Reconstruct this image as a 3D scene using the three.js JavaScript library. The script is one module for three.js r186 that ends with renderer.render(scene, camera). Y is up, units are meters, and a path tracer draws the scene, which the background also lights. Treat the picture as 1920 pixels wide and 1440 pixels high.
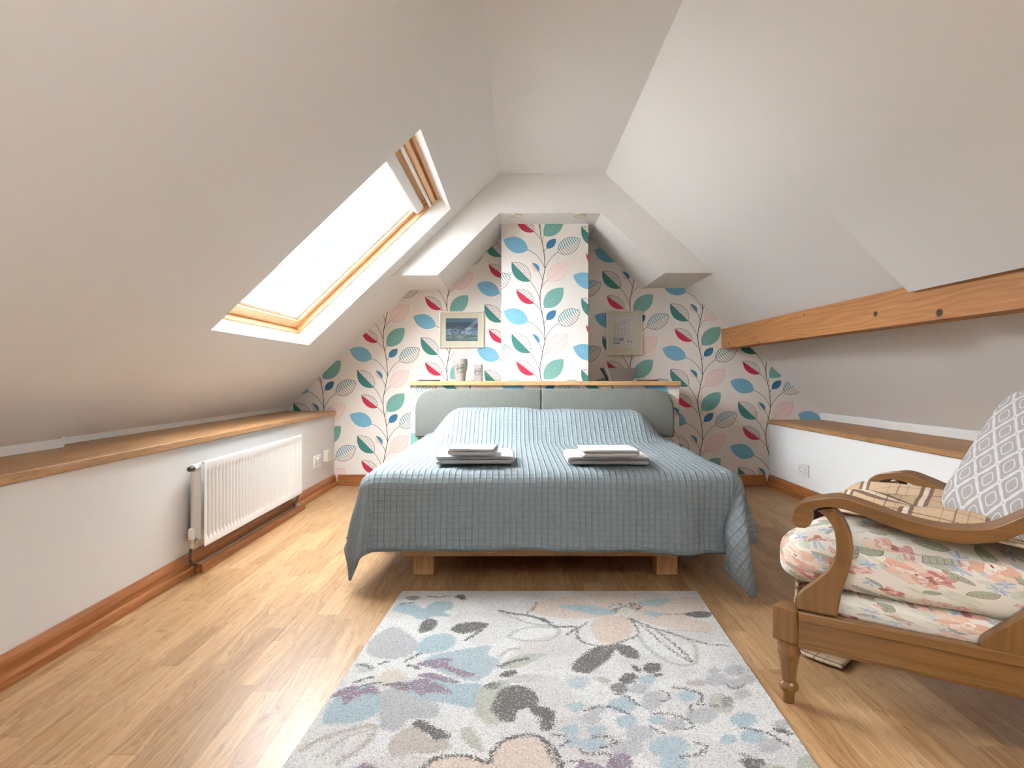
import * as THREE from 'three';
import { RoundedBoxGeometry } from 'three/addons/geometries/RoundedBoxGeometry.js';
import { mergeGeometries, mergeVertices, toCreasedNormals } from 'three/addons/utils/BufferGeometryUtils.js';
import { RectAreaLightUniformsLib } from 'three/addons/lights/RectAreaLightUniformsLib.js';
import { ImprovedNoise } from 'three/addons/math/ImprovedNoise.js';

// ---------------------------------------------------------------- camera, sky, exposure
const F = 1100, CX = 964, CY = 706, EYE = 0.85;            // focal length and vanishing point in pixels of the 1920 x 1440 frame, eye height
const scene = new THREE.Scene();
const camera = new THREE.PerspectiveCamera(2 * Math.atan(720 / F) * 180 / Math.PI, 4 / 3, 0.05, 200);
camera.position.set(0, EYE, 0);
camera.lookAt(0, EYE, -1);
camera.setViewOffset(1920, 1440, 960 - CX, 720 - CY, 1920, 1440);
camera.updateProjectionMatrix();
scene.background = new THREE.Color(0.93, 0.97, 1.0);       // bright overcast sky
scene.backgroundIntensity = 29;
const renderer = new THREE.WebGLRenderer({ antialias: true });
renderer.toneMapping = THREE.LinearToneMapping;
renderer.toneMappingExposure = 1.13;
renderer.shadowMap.enabled = true;
RectAreaLightUniformsLib.init();
const DAYLIGHT = { color: new THREE.Color(0.93, 0.97, 1.0), intensity: 4 };   // daylight lamps just outside the two panes behind the camera

// ---------------------------------------------------------------- small helpers
const V2 = (x, y) => new THREE.Vector2(x, y), V3 = (x, y, z) => new THREE.Vector3(x, y, z);
let seedState = 1;
const reseed = (s) => { seedState = s >>> 0; };
const rnd = () => { seedState = (seedState + 0x6D2B79F5) >>> 0; let t = seedState; t = Math.imul(t ^ (t >>> 15), t | 1); t ^= t + Math.imul(t ^ (t >>> 7), t | 61); return ((t ^ (t >>> 14)) >>> 0) / 4294967296; };
const rr = (a, b) => a + (b - a) * rnd();
const clamp = (x, a, b) => Math.min(b, Math.max(a, x));
const sst = (a, b, x) => { const t = clamp((x - a) / (b - a), 0, 1); return t * t * (3 - 2 * t); };
const pn = new ImprovedNoise();
const noise = (x, y, z = 0) => pn.noise(x, y, z);
const fbm = (x, y, z = 0, n = 4) => { let s = 0, a = 0.5, f = 1; for (let i = 0; i < n; i++) { s += a * noise(x * f, y * f, z + i * 7.3); a *= 0.5; f *= 2; } return s; };
const srgb = (r, g, b) => new THREE.Color().setRGB(r / 255, g / 255, b / 255, THREE.SRGBColorSpace);
// a pixel and a distance give a point
const at = (px, py, Z) => V3((px - CX) / F * Z, EYE - (py - CY) / F * Z, -Z);
const onFloor = (px, py, y = 0) => { const Z = (EYE - y) * F / (py - CY); return at(px, py, Z); };
const taken = {};
const numbered = (n) => { const k = taken[n] ?? 0; taken[n] = k + 1; return k ? `${n}_${String(k).padStart(3, '0')}` : n; };
function shade(o) { o.traverse((m) => { if (m.isMesh) { m.castShadow = true; m.receiveShadow = true; } }); return o; }
function thing(name, label, category, pos = [0, 0, 0], turn = 0, group) {
  const o = new THREE.Group(); o.name = numbered(name); o.position.set(...pos); o.rotation.y = turn;
  o.userData = { label, category }; if (group) o.userData.group = group; scene.add(o); return o;
}
function single(name, geo, mat, label, category, group) {
  const o = new THREE.Mesh(geo, mat); o.name = numbered(name); o.userData = { label, category }; if (group) o.userData.group = group; scene.add(o); return o;
}
function part(name, geo, mat, parent) { const o = new THREE.Mesh(geo, mat); o.name = name; parent.add(o); return o; }
function struct(name, geo, mat) {
  const o = geo ? new THREE.Mesh(geo, mat) : new THREE.Group(); o.name = name; o.userData = { kind: 'structure' }; scene.add(o); return o;
}
function canvasTex(w, h, draw, srgbMap = true) {
  const c = document.createElement('canvas'); c.width = w; c.height = h; const g = c.getContext('2d'); draw(g, w, h);
  const t = new THREE.CanvasTexture(c); t.wrapS = t.wrapT = THREE.RepeatWrapping; t.magFilter = THREE.LinearFilter; if (srgbMap) t.colorSpace = THREE.SRGBColorSpace; return t;
}
function dataTex(w, h, fn, srgbMap = true) {     // fn(u, v) -> [r, g, b] 0..255
  const d = new Uint8Array(w * h * 4);
  for (let j = 0; j < h; j++) for (let i = 0; i < w; i++) { const c = fn(i / w, j / h), k = (j * w + i) * 4; d[k] = clamp(c[0], 0, 255); d[k + 1] = clamp(c[1], 0, 255); d[k + 2] = clamp(c[2], 0, 255); d[k + 3] = 255; }
  const t = new THREE.DataTexture(d, w, h); t.wrapS = t.wrapT = THREE.RepeatWrapping; t.magFilter = THREE.LinearFilter; t.minFilter = THREE.LinearMipmapLinearFilter; t.generateMipmaps = true; if (srgbMap) t.colorSpace = THREE.SRGBColorSpace; t.needsUpdate = true; return t;
}
const sized = (t, w, h) => { t.repeat.set(1 / w, 1 / h); return t; };   // uv in metres
// uv in metres, taken from the object's own axes; "grain" axis runs along v
function metricUV(geo, grain = 1, off = [0, 0]) {
  const g = geo.index ? geo.toNonIndexed() : geo; if (!g.attributes.normal) g.computeVertexNormals();
  const p = g.attributes.position, uv = new Float32Array(p.count * 2), e1 = V3(), e2 = V3(), a = V3(), b = V3(), c = V3();
  for (let i = 0; i < p.count; i += 3) {
    a.fromBufferAttribute(p, i); b.fromBufferAttribute(p, i + 1); c.fromBufferAttribute(p, i + 2);
    const n = e1.subVectors(b, a).cross(e2.subVectors(c, a)); const ab = [Math.abs(n.x), Math.abs(n.y), Math.abs(n.z)];
    let drop = ab.indexOf(Math.max(...ab)); const axes = [0, 1, 2].filter((k) => k !== drop);
    let va = axes.includes(grain) ? grain : axes[1], ua = axes.find((k) => k !== va);
    [a, b, c].forEach((q, k) => { uv[(i + k) * 2] = q.getComponent(ua) + off[0] + drop * 0.31; uv[(i + k) * 2 + 1] = q.getComponent(va) + off[1]; });
  }
  g.setAttribute('uv', new THREE.BufferAttribute(uv, 2)); return g;
}
const box = (x0, x1, y0, y1, z0, z1, grain = 2, r = 0.0015, off) => {
  const w = x1 - x0, h = y1 - y0, d = z1 - z0; const rad = Math.min(r, w / 2.2, h / 2.2, d / 2.2);
  const g = rad > 0.0004 ? new RoundedBoxGeometry(w, h, d, 1, rad) : new THREE.BoxGeometry(w, h, d);
  g.translate((x0 + x1) / 2, (y0 + y1) / 2, (z0 + z1) / 2); return metricUV(g, grain, off ?? [rr(0, 3), rr(0, 3)]);
};
// polygon in (x, y) swept from z0 to z1
function prism(pts, z0, z1, bevel = 0, grain = 2) {
  const s = new THREE.Shape(pts.map(([x, y]) => V2(x, y)));
  const g = new THREE.ExtrudeGeometry(s, { depth: z1 - z0 - 2 * bevel, bevelEnabled: bevel > 0, bevelThickness: bevel, bevelSize: bevel, bevelOffset: -bevel, bevelSegments: 2, curveSegments: 12 });
  g.translate(0, 0, z0 + bevel); return metricUV(g, grain, [rr(0, 2), rr(0, 2)]);
}
const smoothPts = (pts, n = 6, closed = false) => new THREE.CatmullRomCurve3(pts.map(([x, y]) => V3(x, y, 0)), closed, 'centripetal').getPoints(pts.length * n).map((p) => [p.x, p.y]);
function tube(pts, r, seg = 24, rad = 8) { return new THREE.TubeGeometry(new THREE.CatmullRomCurve3(pts.map((p) => V3(...p))), seg, r, rad, false); }
function lathe(prof, seg = 32) { return new THREE.LatheGeometry(prof.map(([r, y]) => V2(Math.max(r, 0.0001), y)), seg); }
// a sheet of cloth with thickness: fn(i / nu, j / nv) -> Vector3 of the upper face, uvfn -> [u, v] in metres
function sheet(nu, nv, fn, uvfn, th) {
  const P = [], UV = [], idx = [];
  for (let j = 0; j <= nv; j++) for (let i = 0; i <= nu; i++) { P.push(fn(i / nu, j / nv)); UV.push(uvfn(i / nu, j / nv)); }
  const W = nu + 1, N = P.length, at2 = (i, j) => P[clamp(j, 0, nv) * W + clamp(i, 0, nu)];
  const nor = [];
  for (let j = 0; j <= nv; j++) for (let i = 0; i <= nu; i++) nor.push(V3().subVectors(at2(i + 1, j), at2(i - 1, j)).cross(V3().subVectors(at2(i, j + 1), at2(i, j - 1))).normalize());
  const pos = new Float32Array(N * 6), uv = new Float32Array(N * 4);
  for (let k = 0; k < N; k++) { P[k].toArray(pos, k * 3); V3().copy(P[k]).addScaledVector(nor[k], -th).toArray(pos, (N + k) * 3); uv[k * 2] = uv[(N + k) * 2] = UV[k][0]; uv[k * 2 + 1] = uv[(N + k) * 2 + 1] = UV[k][1]; }
  for (let j = 0; j < nv; j++) for (let i = 0; i < nu; i++) { const a = j * W + i, b = a + 1, c = a + W, d = c + 1; idx.push(a, b, d, a, d, c, N + a, N + d, N + b, N + a, N + c, N + d); }
  const rim = (a, b) => idx.push(a, N + b, b, a, N + a, N + b);
  for (let i = 0; i < nu; i++) { rim(i, i + 1); rim(nv * W + i + 1, nv * W + i); }
  for (let j = 0; j < nv; j++) { rim((j + 1) * W, j * W); rim(j * W + nu, (j + 1) * W + nu); }
  const g = new THREE.BufferGeometry(); g.setAttribute('position', new THREE.BufferAttribute(pos, 3)); g.setAttribute('uv', new THREE.BufferAttribute(uv, 2)); g.setIndex(idx); g.computeVertexNormals(); return g;
}

// ---------------------------------------------------------------- materials
const plasterBump = sized(dataTex(256, 256, (u, v) => { const c = 128 + 90 * fbm(u * 16, v * 16, 2, 3); return [c, c, c]; }, false), 0.8, 0.8);
const M = {};
M.plaster = new THREE.MeshStandardMaterial({ name: 'matt_wall_paint', color: new THREE.Color(0.88, 0.86, 0.83), roughness: 0.92, bumpMap: plasterBump, bumpScale: 0.0012 });
M.whiteWall = new THREE.MeshStandardMaterial({ name: 'white_wall_paint', color: new THREE.Color(0.88, 0.875, 0.865), roughness: 0.8, bumpMap: plasterBump, bumpScale: 0.0008 });
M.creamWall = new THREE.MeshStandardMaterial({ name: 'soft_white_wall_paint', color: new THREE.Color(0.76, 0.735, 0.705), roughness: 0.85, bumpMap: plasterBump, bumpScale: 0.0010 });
M.gloss = new THREE.MeshStandardMaterial({ name: 'white_gloss_paint', color: new THREE.Color(0.84, 0.83, 0.81), roughness: 0.4 });
function woodTexture(w, h, lw, lh, opt) {          // grain along v
  const { a, b, rings, fine, knots = [] , wob = 1, z = 0 } = opt;
  return sized(dataTex(w, h, (u, v) => {
    let x = u * lw, y = v * lh, dark = 0;
    const tx = Math.cos(v * Math.PI * 2), ty = Math.sin(v * Math.PI * 2), k = lh / 6.283;     // wrap along the grain
    let warp = wob * (0.02 * fbm(u * lw * 9, tx * k * 1.6 + 3, ty * k * 1.6 + z, 3));
    for (const [ku, kv, kr] of knots) { let dx = (u - ku) * lw, dy = (v - kv) * lh; if (dy > lh / 2) dy -= lh; const d = Math.hypot(dx, dy * 0.55); warp += (dx > 0 ? 1 : -1) * kr * 1.1 * Math.exp(-d / (kr * 2.2)); dark += sst(kr * 1.1, kr * 0.5, Math.hypot(dx, dy * 0.8)); }
    x += warp;
    const ring = 0.5 + 0.5 * Math.sin((x * rings + 2.2 * fbm(x * 14, tx * k * 2, ty * k * 2 + z, 2)) * 6.283);
    const streak = noise(x * 430, tx * k * 9, ty * k * 9 + z), streak2 = noise(x * 120, tx * k * 4 + 9, ty * k * 4 + z);
    const patch = fbm(x * 6, tx * k * 1.5, ty * k * 1.5 + z + 5, 2);
    const m = clamp(0.5 + 0.28 * (ring - 0.5) * opt.contrast + fine * (0.3 * streak + 0.25 * streak2) + 0.35 * patch, 0, 1);
    const pore = opt.pores && noise(x * 260 + 40, tx * k * 26, ty * k * 26 + z) > 0.42 ? 0.86 : 1;
    const f = (1 - 0.72 * clamp(dark, 0, 1)) * pore;
    return [0, 1, 2].map((i) => (b[i] + (a[i] - b[i]) * m) * f);
  }), lw, lh);
}
const oakTex = woodTexture(768, 1024, 0.6, 1.6, { a: [228, 194, 150], b: [182, 140, 94], rings: 24, fine: 1.3, contrast: 0.5, wob: 2.2, pores: true });
const oakTexB = woodTexture(768, 1024, 0.6, 1.6, { a: [230, 196, 152], b: [172, 128, 84], rings: 46, fine: 1.0, contrast: 1.1, wob: 5.5, z: 41, pores: true });
const pineTex = woodTexture(384, 1024, 0.4, 2.0, { a: [201, 139, 84], b: [140, 84, 44], rings: 40, fine: 0.7, contrast: 1, wob: 0.8, z: 3, knots: [[0.3, 0.2, 0.012], [0.7, 0.62, 0.010], [0.15, 0.85, 0.008]] });
const walnutTex = woodTexture(384, 768, 0.4, 0.9, { a: [152, 111, 62], b: [98, 66, 31], rings: 30, fine: 0.5, contrast: 0.7, wob: 1.2, z: 11 });
const paleTex = woodTexture(256, 768, 0.4, 1.4, { a: [238, 200, 152], b: [200, 146, 96], rings: 36, fine: 0.5, contrast: 0.9, wob: 0.8, z: 23 });
const beamTex = woodTexture(512, 2048, 0.32, 3.6, { a: [220, 160, 100], b: [166, 110, 62], rings: 42, fine: 0.8, contrast: 1.0, wob: 0.9, z: 17, knots: [[0.32, 0.94, 0.011], [0.25, 0.79, 0.008], [0.42, 0.44, 0.014], [0.30, 0.33, 0.017], [0.55, 0.2, 0.010], [0.62, 0.62, 0.006]] });
const floorTones = [[1, 1, 1], [0.92, 0.90, 0.87], [1.05, 1.05, 1.03], [0.84, 0.81, 0.77], [0.97, 0.94, 0.90], [1.09, 1.09, 1.09], [0.9, 0.9, 0.9], [1.0, 0.96, 0.90]];
M.oakFloor = floorTones.map((t, i) => new THREE.MeshStandardMaterial({ name: `oak_floor_${i}`, map: i % 3 === 1 ? oakTexB : oakTex, color: new THREE.Color(t[0] * 0.69, t[1] * 0.66, t[2] * 0.64), roughness: 0.36, bumpMap: oakTex, bumpScale: 0.0003 }));
M.oak = new THREE.MeshStandardMaterial({ name: 'oiled_oak', map: oakTex, color: new THREE.Color(0.70, 0.60, 0.51), roughness: 0.42 });
M.lightOak = new THREE.MeshStandardMaterial({ name: 'light_oak', map: oakTex, color: new THREE.Color(0.95, 0.84, 0.72), roughness: 0.45 });
M.pine = new THREE.MeshStandardMaterial({ name: 'stained_pine', map: pineTex, color: new THREE.Color(0.86, 0.78, 0.7), roughness: 0.42 });
M.windowPine = new THREE.MeshStandardMaterial({ name: 'varnished_window_pine', map: paleTex, color: new THREE.Color(0.98, 0.9, 0.8), roughness: 0.4 });
M.beam = new THREE.MeshStandardMaterial({ name: 'old_beam_pine', map: beamTex, color: new THREE.Color(0.80, 0.75, 0.70), roughness: 0.6, bumpMap: beamTex, bumpScale: 0.0012 });
M.chairWood = new THREE.MeshPhysicalMaterial({ name: 'polished_chair_wood', map: walnutTex, color: new THREE.Color(0.98, 0.90, 0.74), roughness: 0.36, clearcoat: 0.25, clearcoatRoughness: 0.3 });
M.whitePlastic = new THREE.MeshStandardMaterial({ name: 'white_plastic', color: new THREE.Color(0.83, 0.82, 0.80), roughness: 0.35 });
M.creamPlastic = new THREE.MeshStandardMaterial({ name: 'cream_plastic', color: new THREE.Color(0.75, 0.71, 0.60), roughness: 0.4 });
M.radiator = new THREE.MeshStandardMaterial({ name: 'radiator_enamel', color: new THREE.Color(0.86, 0.845, 0.82), roughness: 0.35 });
M.radiatorBack = new THREE.MeshStandardMaterial({ name: 'radiator_back_enamel', color: new THREE.Color(0.86, 0.845, 0.82), roughness: 0.45 });
M.chrome = new THREE.MeshStandardMaterial({ name: 'chrome', color: new THREE.Color(0.6, 0.6, 0.6), roughness: 0.25, metalness: 1 });
M.darkMetal = new THREE.MeshStandardMaterial({ name: 'dark_metal', color: new THREE.Color(0.06, 0.05, 0.045), roughness: 0.5 });
M.glass = new THREE.MeshPhysicalMaterial({ name: 'window_glass', color: new THREE.Color(0.97, 0.985, 1), roughness: 0, transmission: 1, thickness: 0, ior: 1.5 });

// ---------------------------------------------------------------- room numbers (metres)
const ZB = 4.60, ZR = -1.70;                      // distance of the papered gable wall, and of the wall behind the camera
const XL = -1.41, XR = 2.0;                       // knee walls
const SHL = 0.582, SHR = 0.513;                   // shelf heights
const RIDGE = 2.21, RLX = -0.105, RRX = 0.61;
const SL = 0.96, SR = 0.91;                       // slopes of the two roof sides
const roofL = (x) => RIDGE - SL * (RLX - x), roofR = (x) => RIDGE - SR * (x - RRX);
const ZSTEP_L = 2.20, ZSTEP_R = 2.38;

// ---------------------------------------------------------------- floor: oak staves
reseed(11);
{
  const floor = struct('floor');
  part('subfloor', new THREE.BoxGeometry(5.4, 0.1, 6.8).translate(0.3, -0.066, -1.45), new THREE.MeshStandardMaterial({ name: 'subfloor_board', color: new THREE.Color(0.42, 0.30, 0.19), roughness: 0.9 }), floor);
  const W = 0.0705, all = [], gap = 0.00045;
  let col = 0;
  for (let x = -1.41; x < 2.0; x += W, col++) {
    let z = ZR - rr(0, 0.4);
    while (z < ZB) {
      const L = rr(0.24, 0.52), z0 = Math.max(z, ZR), z1 = Math.min(z + L, ZB), x1 = Math.min(x + W, 2.0);
      if (z1 - z0 > 0.02) {
        const cz = (z0 + z1) / 2, cx = (x + x1) / 2;
        const px = CX + cx / cz * F, py = CY + EYE / cz * F;
        const hidden = (cx > -0.5 && cx < 0.71 && cz > 0.6 && cz < 2.27) || (cx > -0.55 && cx < 0.85 && cz > 2.6) || cz < 1.2 || px < -60 || px > 1980 || py > 1500;
        all.push({ x0: x, x1, z0, z1, tone: Math.floor(rnd() * 8), lift: rr(0, 0.0003), score: hidden ? -1 : (z1 - z0) * (x1 - x) / cz ** 3 });
      }
      z += L;
    }
  }
  all.sort((p, q) => q.score - p.score);
  const rest = Array.from({ length: 8 }, () => []);
  all.forEach((s, i) => {
    const g = new THREE.BoxGeometry(s.x1 - s.x0 - gap, 0.014, s.z1 - s.z0 - gap);
    g.translate((s.x0 + s.x1) / 2, -0.007 + s.lift - 0.0003, -(s.z0 + s.z1) / 2);
    const m = metricUV(g, 2, [rr(0, 5), rr(0, 5)]);
    if (i < 300 && s.score > 0) part('plank', m, M.oakFloor[s.tone], floor); else rest[s.tone].push(m);
  });
  rest.forEach((list, i) => { if (list.length) { const o = part('plank_field', mergeGeometries(list), M.oakFloor[i], floor); o.userData.kind = 'stuff'; } });
}

// ---------------------------------------------------------------- sloping ceilings with roof windows
function slopePlane(side, topX, topY, slope) {     // a along the room, b up the slope (0 at the ridge), n outwards
  const c = 1 / Math.hypot(1, slope), s = slope * c;
  const A = V3(0, 0, side < 0 ? 1 : -1), B = V3(side < 0 ? c : -c, s, 0), N = V3(side < 0 ? -s : s, c, 0);
  const m = new THREE.Matrix4().makeBasis(A, B, N).setPosition(topX, topY, 0);
  const P0 = V3(topX, topY, 0);
  return { m, A, B, N, at: (a, b, n = 0) => V3().copy(P0).addScaledVector(A, a).addScaledVector(B, b).addScaledVector(N, n),
    hit: (px, py) => { const d = V3((px - CX) / F, -(py - CY) / F, -1), o = V3(0, EYE, 0); const t = V3().subVectors(P0, o).dot(N) / d.dot(N); const q = o.addScaledVector(d, t).sub(P0); return [q.dot(A), q.dot(B)]; } };
}
const rectShape = (a0, a1, b0, b1) => new THREE.Shape([V2(a0, b0), V2(a1, b0), V2(a1, b1), V2(a0, b1)]);
const rectHole = (a0, a1, b0, b1) => new THREE.Path([V2(a0, b0), V2(a0, b1), V2(a1, b1), V2(a1, b0)]);
function slab(pl, rect, holes, n0, n1) {
  const s = rectShape(...rect); for (const h of holes) s.holes.push(rectHole(...h));
  const g = new THREE.ExtrudeGeometry(s, { depth: n1 - n0, bevelEnabled: false }); g.translate(0, 0, n0); g.applyMatrix4(pl.m); return g;
}
const TH = 0.17;
function ring(pl, o, inset0, inset1, n0, n1) {
  const [a0, a1, b0, b1] = o; const s = rectShape(a0 + inset0, a1 - inset0, b0 + inset0, b1 - inset0); s.holes.push(rectHole(a0 + inset1, a1 - inset1, b0 + inset1, b1 - inset1));
  const g = new THREE.ExtrudeGeometry(s, { depth: n1 - n0 - 0.002, bevelEnabled: true, bevelThickness: 0.001, bevelSize: 0.001, bevelOffset: -0.001, bevelSegments: 1 }); g.translate(0, 0, n0 + 0.001); metricUV(g, 1); const h = metricUV(g, 1, [0.1, 0.4]); h.applyMatrix4(pl.m); return h;
}
function barIn(pl, a0, a1, b0, b1, n0, n1, r = 0.004, grain = 0) { const g = new RoundedBoxGeometry(a1 - a0, b1 - b0, n1 - n0, 3, Math.min(r, (n1 - n0) / 2.1, (b1 - b0) / 2.1)); g.translate((a0 + a1) / 2, (b0 + b1) / 2, (n0 + n1) / 2); const h = metricUV(g, grain, [0.2, 0.7]); h.applyMatrix4(pl.m); return h; }
function roofWindow(name, pl, o) {
  const [a0, a1, b0, b1] = o, w = struct(name);
  part('window_frame', ring(pl, o, 0, 0.014, 0.098, 0.172), M.windowPine, w);
  const sash = part('sash', ring(pl, o, 0.016, 0.072, 0.132, 0.186), M.windowPine, w);
  part('sash_top_rail', barIn(pl, a0 + 0.072, a1 - 0.072, b1 - 0.150, b1 - 0.070, 0.136, 0.184, 0.004), M.windowPine, sash);
  part('glazing_bead', ring(pl, o, 0.072, 0.088, 0.150, 0.178), M.gloss, sash);
  part('pane', new THREE.PlaneGeometry(a1 - a0 - 0.16, b1 - b0 - 0.16).translate((a0 + a1) / 2, (b0 + b1) / 2, 0.166).applyMatrix4(pl.m), M.glass, sash);
  part('ventilation_flap', barIn(pl, a0 + 0.016, a1 - 0.016, b1 - 0.066, b1 - 0.034, 0.092, 0.130, 0.008), M.windowPine, w);
  part('control_bar', barIn(pl, a0 + 0.018, a1 - 0.014, b1 - 0.092, b1 - 0.074, 0.086, 0.104, 0.006), M.gloss, w);
  part('blind_cassette', barIn(pl, a0 + 0.045, a1 - 0.045, b1 - 0.185, b1 - 0.118, 0.104, 0.150, 0.016), M.whitePlastic, w);
  for (const z of [0.25, 0.5, 0.75]) part('blind_catch', barIn(pl, a1 - 0.080, a1 - 0.070, b0 + z * (b1 - b0 - 0.2), b0 + z * (b1 - b0 - 0.2) + 0.012, 0.126, 0.134, 0.002), M.darkMetal, w);
  return w;
}
function dayLamp(pl, [a0, a1, b0, b1]) {
  const l = new THREE.RectAreaLight(DAYLIGHT.color, DAYLIGHT.intensity, a1 - a0 - 0.18, b1 - b0 - 0.24); l.name = 'daylight';
  l.position.copy(pl.at((a0 + a1) / 2, (b0 + b1) / 2 - 0.03, 0.20)); l.lookAt(pl.at((a0 + a1) / 2, (b0 + b1) / 2 - 0.03, -1)); scene.add(l);
}
const planeL = slopePlane(-1, RLX, RIDGE, SL);
const cor = [[388, 620], [584, 646], [850, 383], [781, 255]].map(([x, y]) => planeL.hit(x, y));
const O1 = [(cor[1][0] + cor[2][0]) / 2, (cor[0][0] + cor[3][0]) / 2, (cor[0][1] + cor[1][1]) / 2, (cor[2][1] + cor[3][1]) / 2];
{
  const bot = -2.62;
  struct('ceiling_left', slab(planeL, [-ZB - 0.1, -ZSTEP_L, bot, 0.06], [O1], 0, TH), M.plaster);
  roofWindow('window_1', planeL, O1);
  // nearer part of the same slope, a little proud towards the eaves
  const nearSL = (RIDGE - (SHL + 0.02)) / (RLX + 1.715), planeLN = slopePlane(-1, RLX, RIDGE, nearSL);
  const O2 = [-0.20, 0.35, -1.20, -0.42];
  struct('ceiling_left_near', slab(planeLN, [-ZSTEP_L, -ZR + 0.1, bot, 0.06], [O2], 0, TH), M.plaster);
  roofWindow('window_2', planeLN, O2);
  dayLamp(planeLN, O2);
  const planeR = slopePlane(1, RRX, RIDGE, SR);
  struct('ceiling_right', slab(planeR, [ZSTEP_R, ZB + 0.1, bot, 0.06], [], 0, TH), M.plaster);
  // nearer right slope comes down in front of the beam
  const nearSR = (RIDGE - 1.192) / (1.600 - RRX), planeRN = slopePlane(1, RRX, RIDGE, nearSR), lenR = Math.hypot(RIDGE - 1.192, 1.600 - RRX);
  const O3 = [-0.44, 0.30, -1.16, -0.22];
  struct('ceiling_right_near', slab(planeRN, [ZR - 0.1, ZSTEP_R, -lenR, 0.06], [O3], 0, 0.012), M.plaster);
  struct('ceiling_right_backing', slab(planeR, [ZR - 0.1, ZSTEP_R, bot, 0.06], [O3], 0.002, TH), M.plaster);
  roofWindow('window_3', planeR, O3);
  dayLamp(planeR, O3);
  const bLow = -Math.hypot(1.70 - RRX, roofR(1.70) - RIDGE);
  struct('ceiling_right_eaves', slab(planeR, [ZR - 0.1, ZSTEP_R, bot, bLow], [], -0.045, 0.0), M.plaster);
  struct('ceiling', new THREE.BoxGeometry(RRX - RLX + 0.12, 0.15, ZB - ZR + 0.2).translate((RLX + RRX) / 2, RIDGE + 0.075, -(ZB + ZR) / 2), M.plaster);
}
// end wall behind the camera, knee walls, outer closing boxes
const gable = [[-2.15, -0.1], [2.75, -0.1], [2.75, roofR(2.75)], [RRX, RIDGE + 0.02], [RLX, RIDGE + 0.02], [-2.15, roofL(-2.15)]];
struct('wall_rear', prism(gable, -ZR, -ZR + 0.15), M.plaster);
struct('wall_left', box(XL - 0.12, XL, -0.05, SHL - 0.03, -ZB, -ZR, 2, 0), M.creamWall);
struct('wall_right', box(XR, XR + 0.12, -0.05, SHR - 0.03, -ZB, -ZR, 2, 0), M.whiteWall);

// ---------------------------------------------------------------- neighbouring house seen through the roof window
{
  const h = thing('neighbouring_house', 'white gabled neighbouring house with dark slate roof beyond the roof window', 'house', [-1.2, 0, -14]);
  const wall = new THREE.MeshStandardMaterial({ name: 'white_render', color: new THREE.Color(0.75, 0.75, 0.75), roughness: 0.9 }), slate = new THREE.MeshStandardMaterial({ name: 'dark_slate_roof', color: new THREE.Color(0.020, 0.024, 0.028), roughness: 0.8 });
  part('gable_wall', prism([[-7.5, -6], [7.5, -6], [7.5, 1.05], [0, 6.05], [-7.5, 1.05]], -6, 0), wall, h);
  part('roof', prism([[-8, 0.55], [0, 5.88], [8, 0.55], [8, 1.0], [0, 6.35], [-8, 1.0]], -6.2, 0.25), slate, h);
}
// terrace along the other side of the street: it hides the low sky from the left roof windows
{
  const h = thing('neighbouring_terrace', 'pale rendered terrace with slate roof standing across the street beside the house', 'house', [-8.6, 0, 0]);
  const brick = new THREE.MeshStandardMaterial({ name: 'pale_render', color: new THREE.Color(0.42, 0.41, 0.40), roughness: 0.9 }), slate = new THREE.MeshStandardMaterial({ name: 'terrace_slate', color: new THREE.Color(0.14, 0.15, 0.17), roughness: 0.8 });
  part('wall', prism([[-7, -6], [0, -6], [0, 2.35], [-3.5, 3.75], [-7, 2.35]], -13, 12), brick, h);
  part('roof', prism([[-7.3, 2.2], [-3.5, 3.75], [0.3, 2.2], [0.3, 2.4], [-3.5, 4.0], [-7.3, 2.4]], -13.2, 12.2), slate, h);
}
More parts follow.
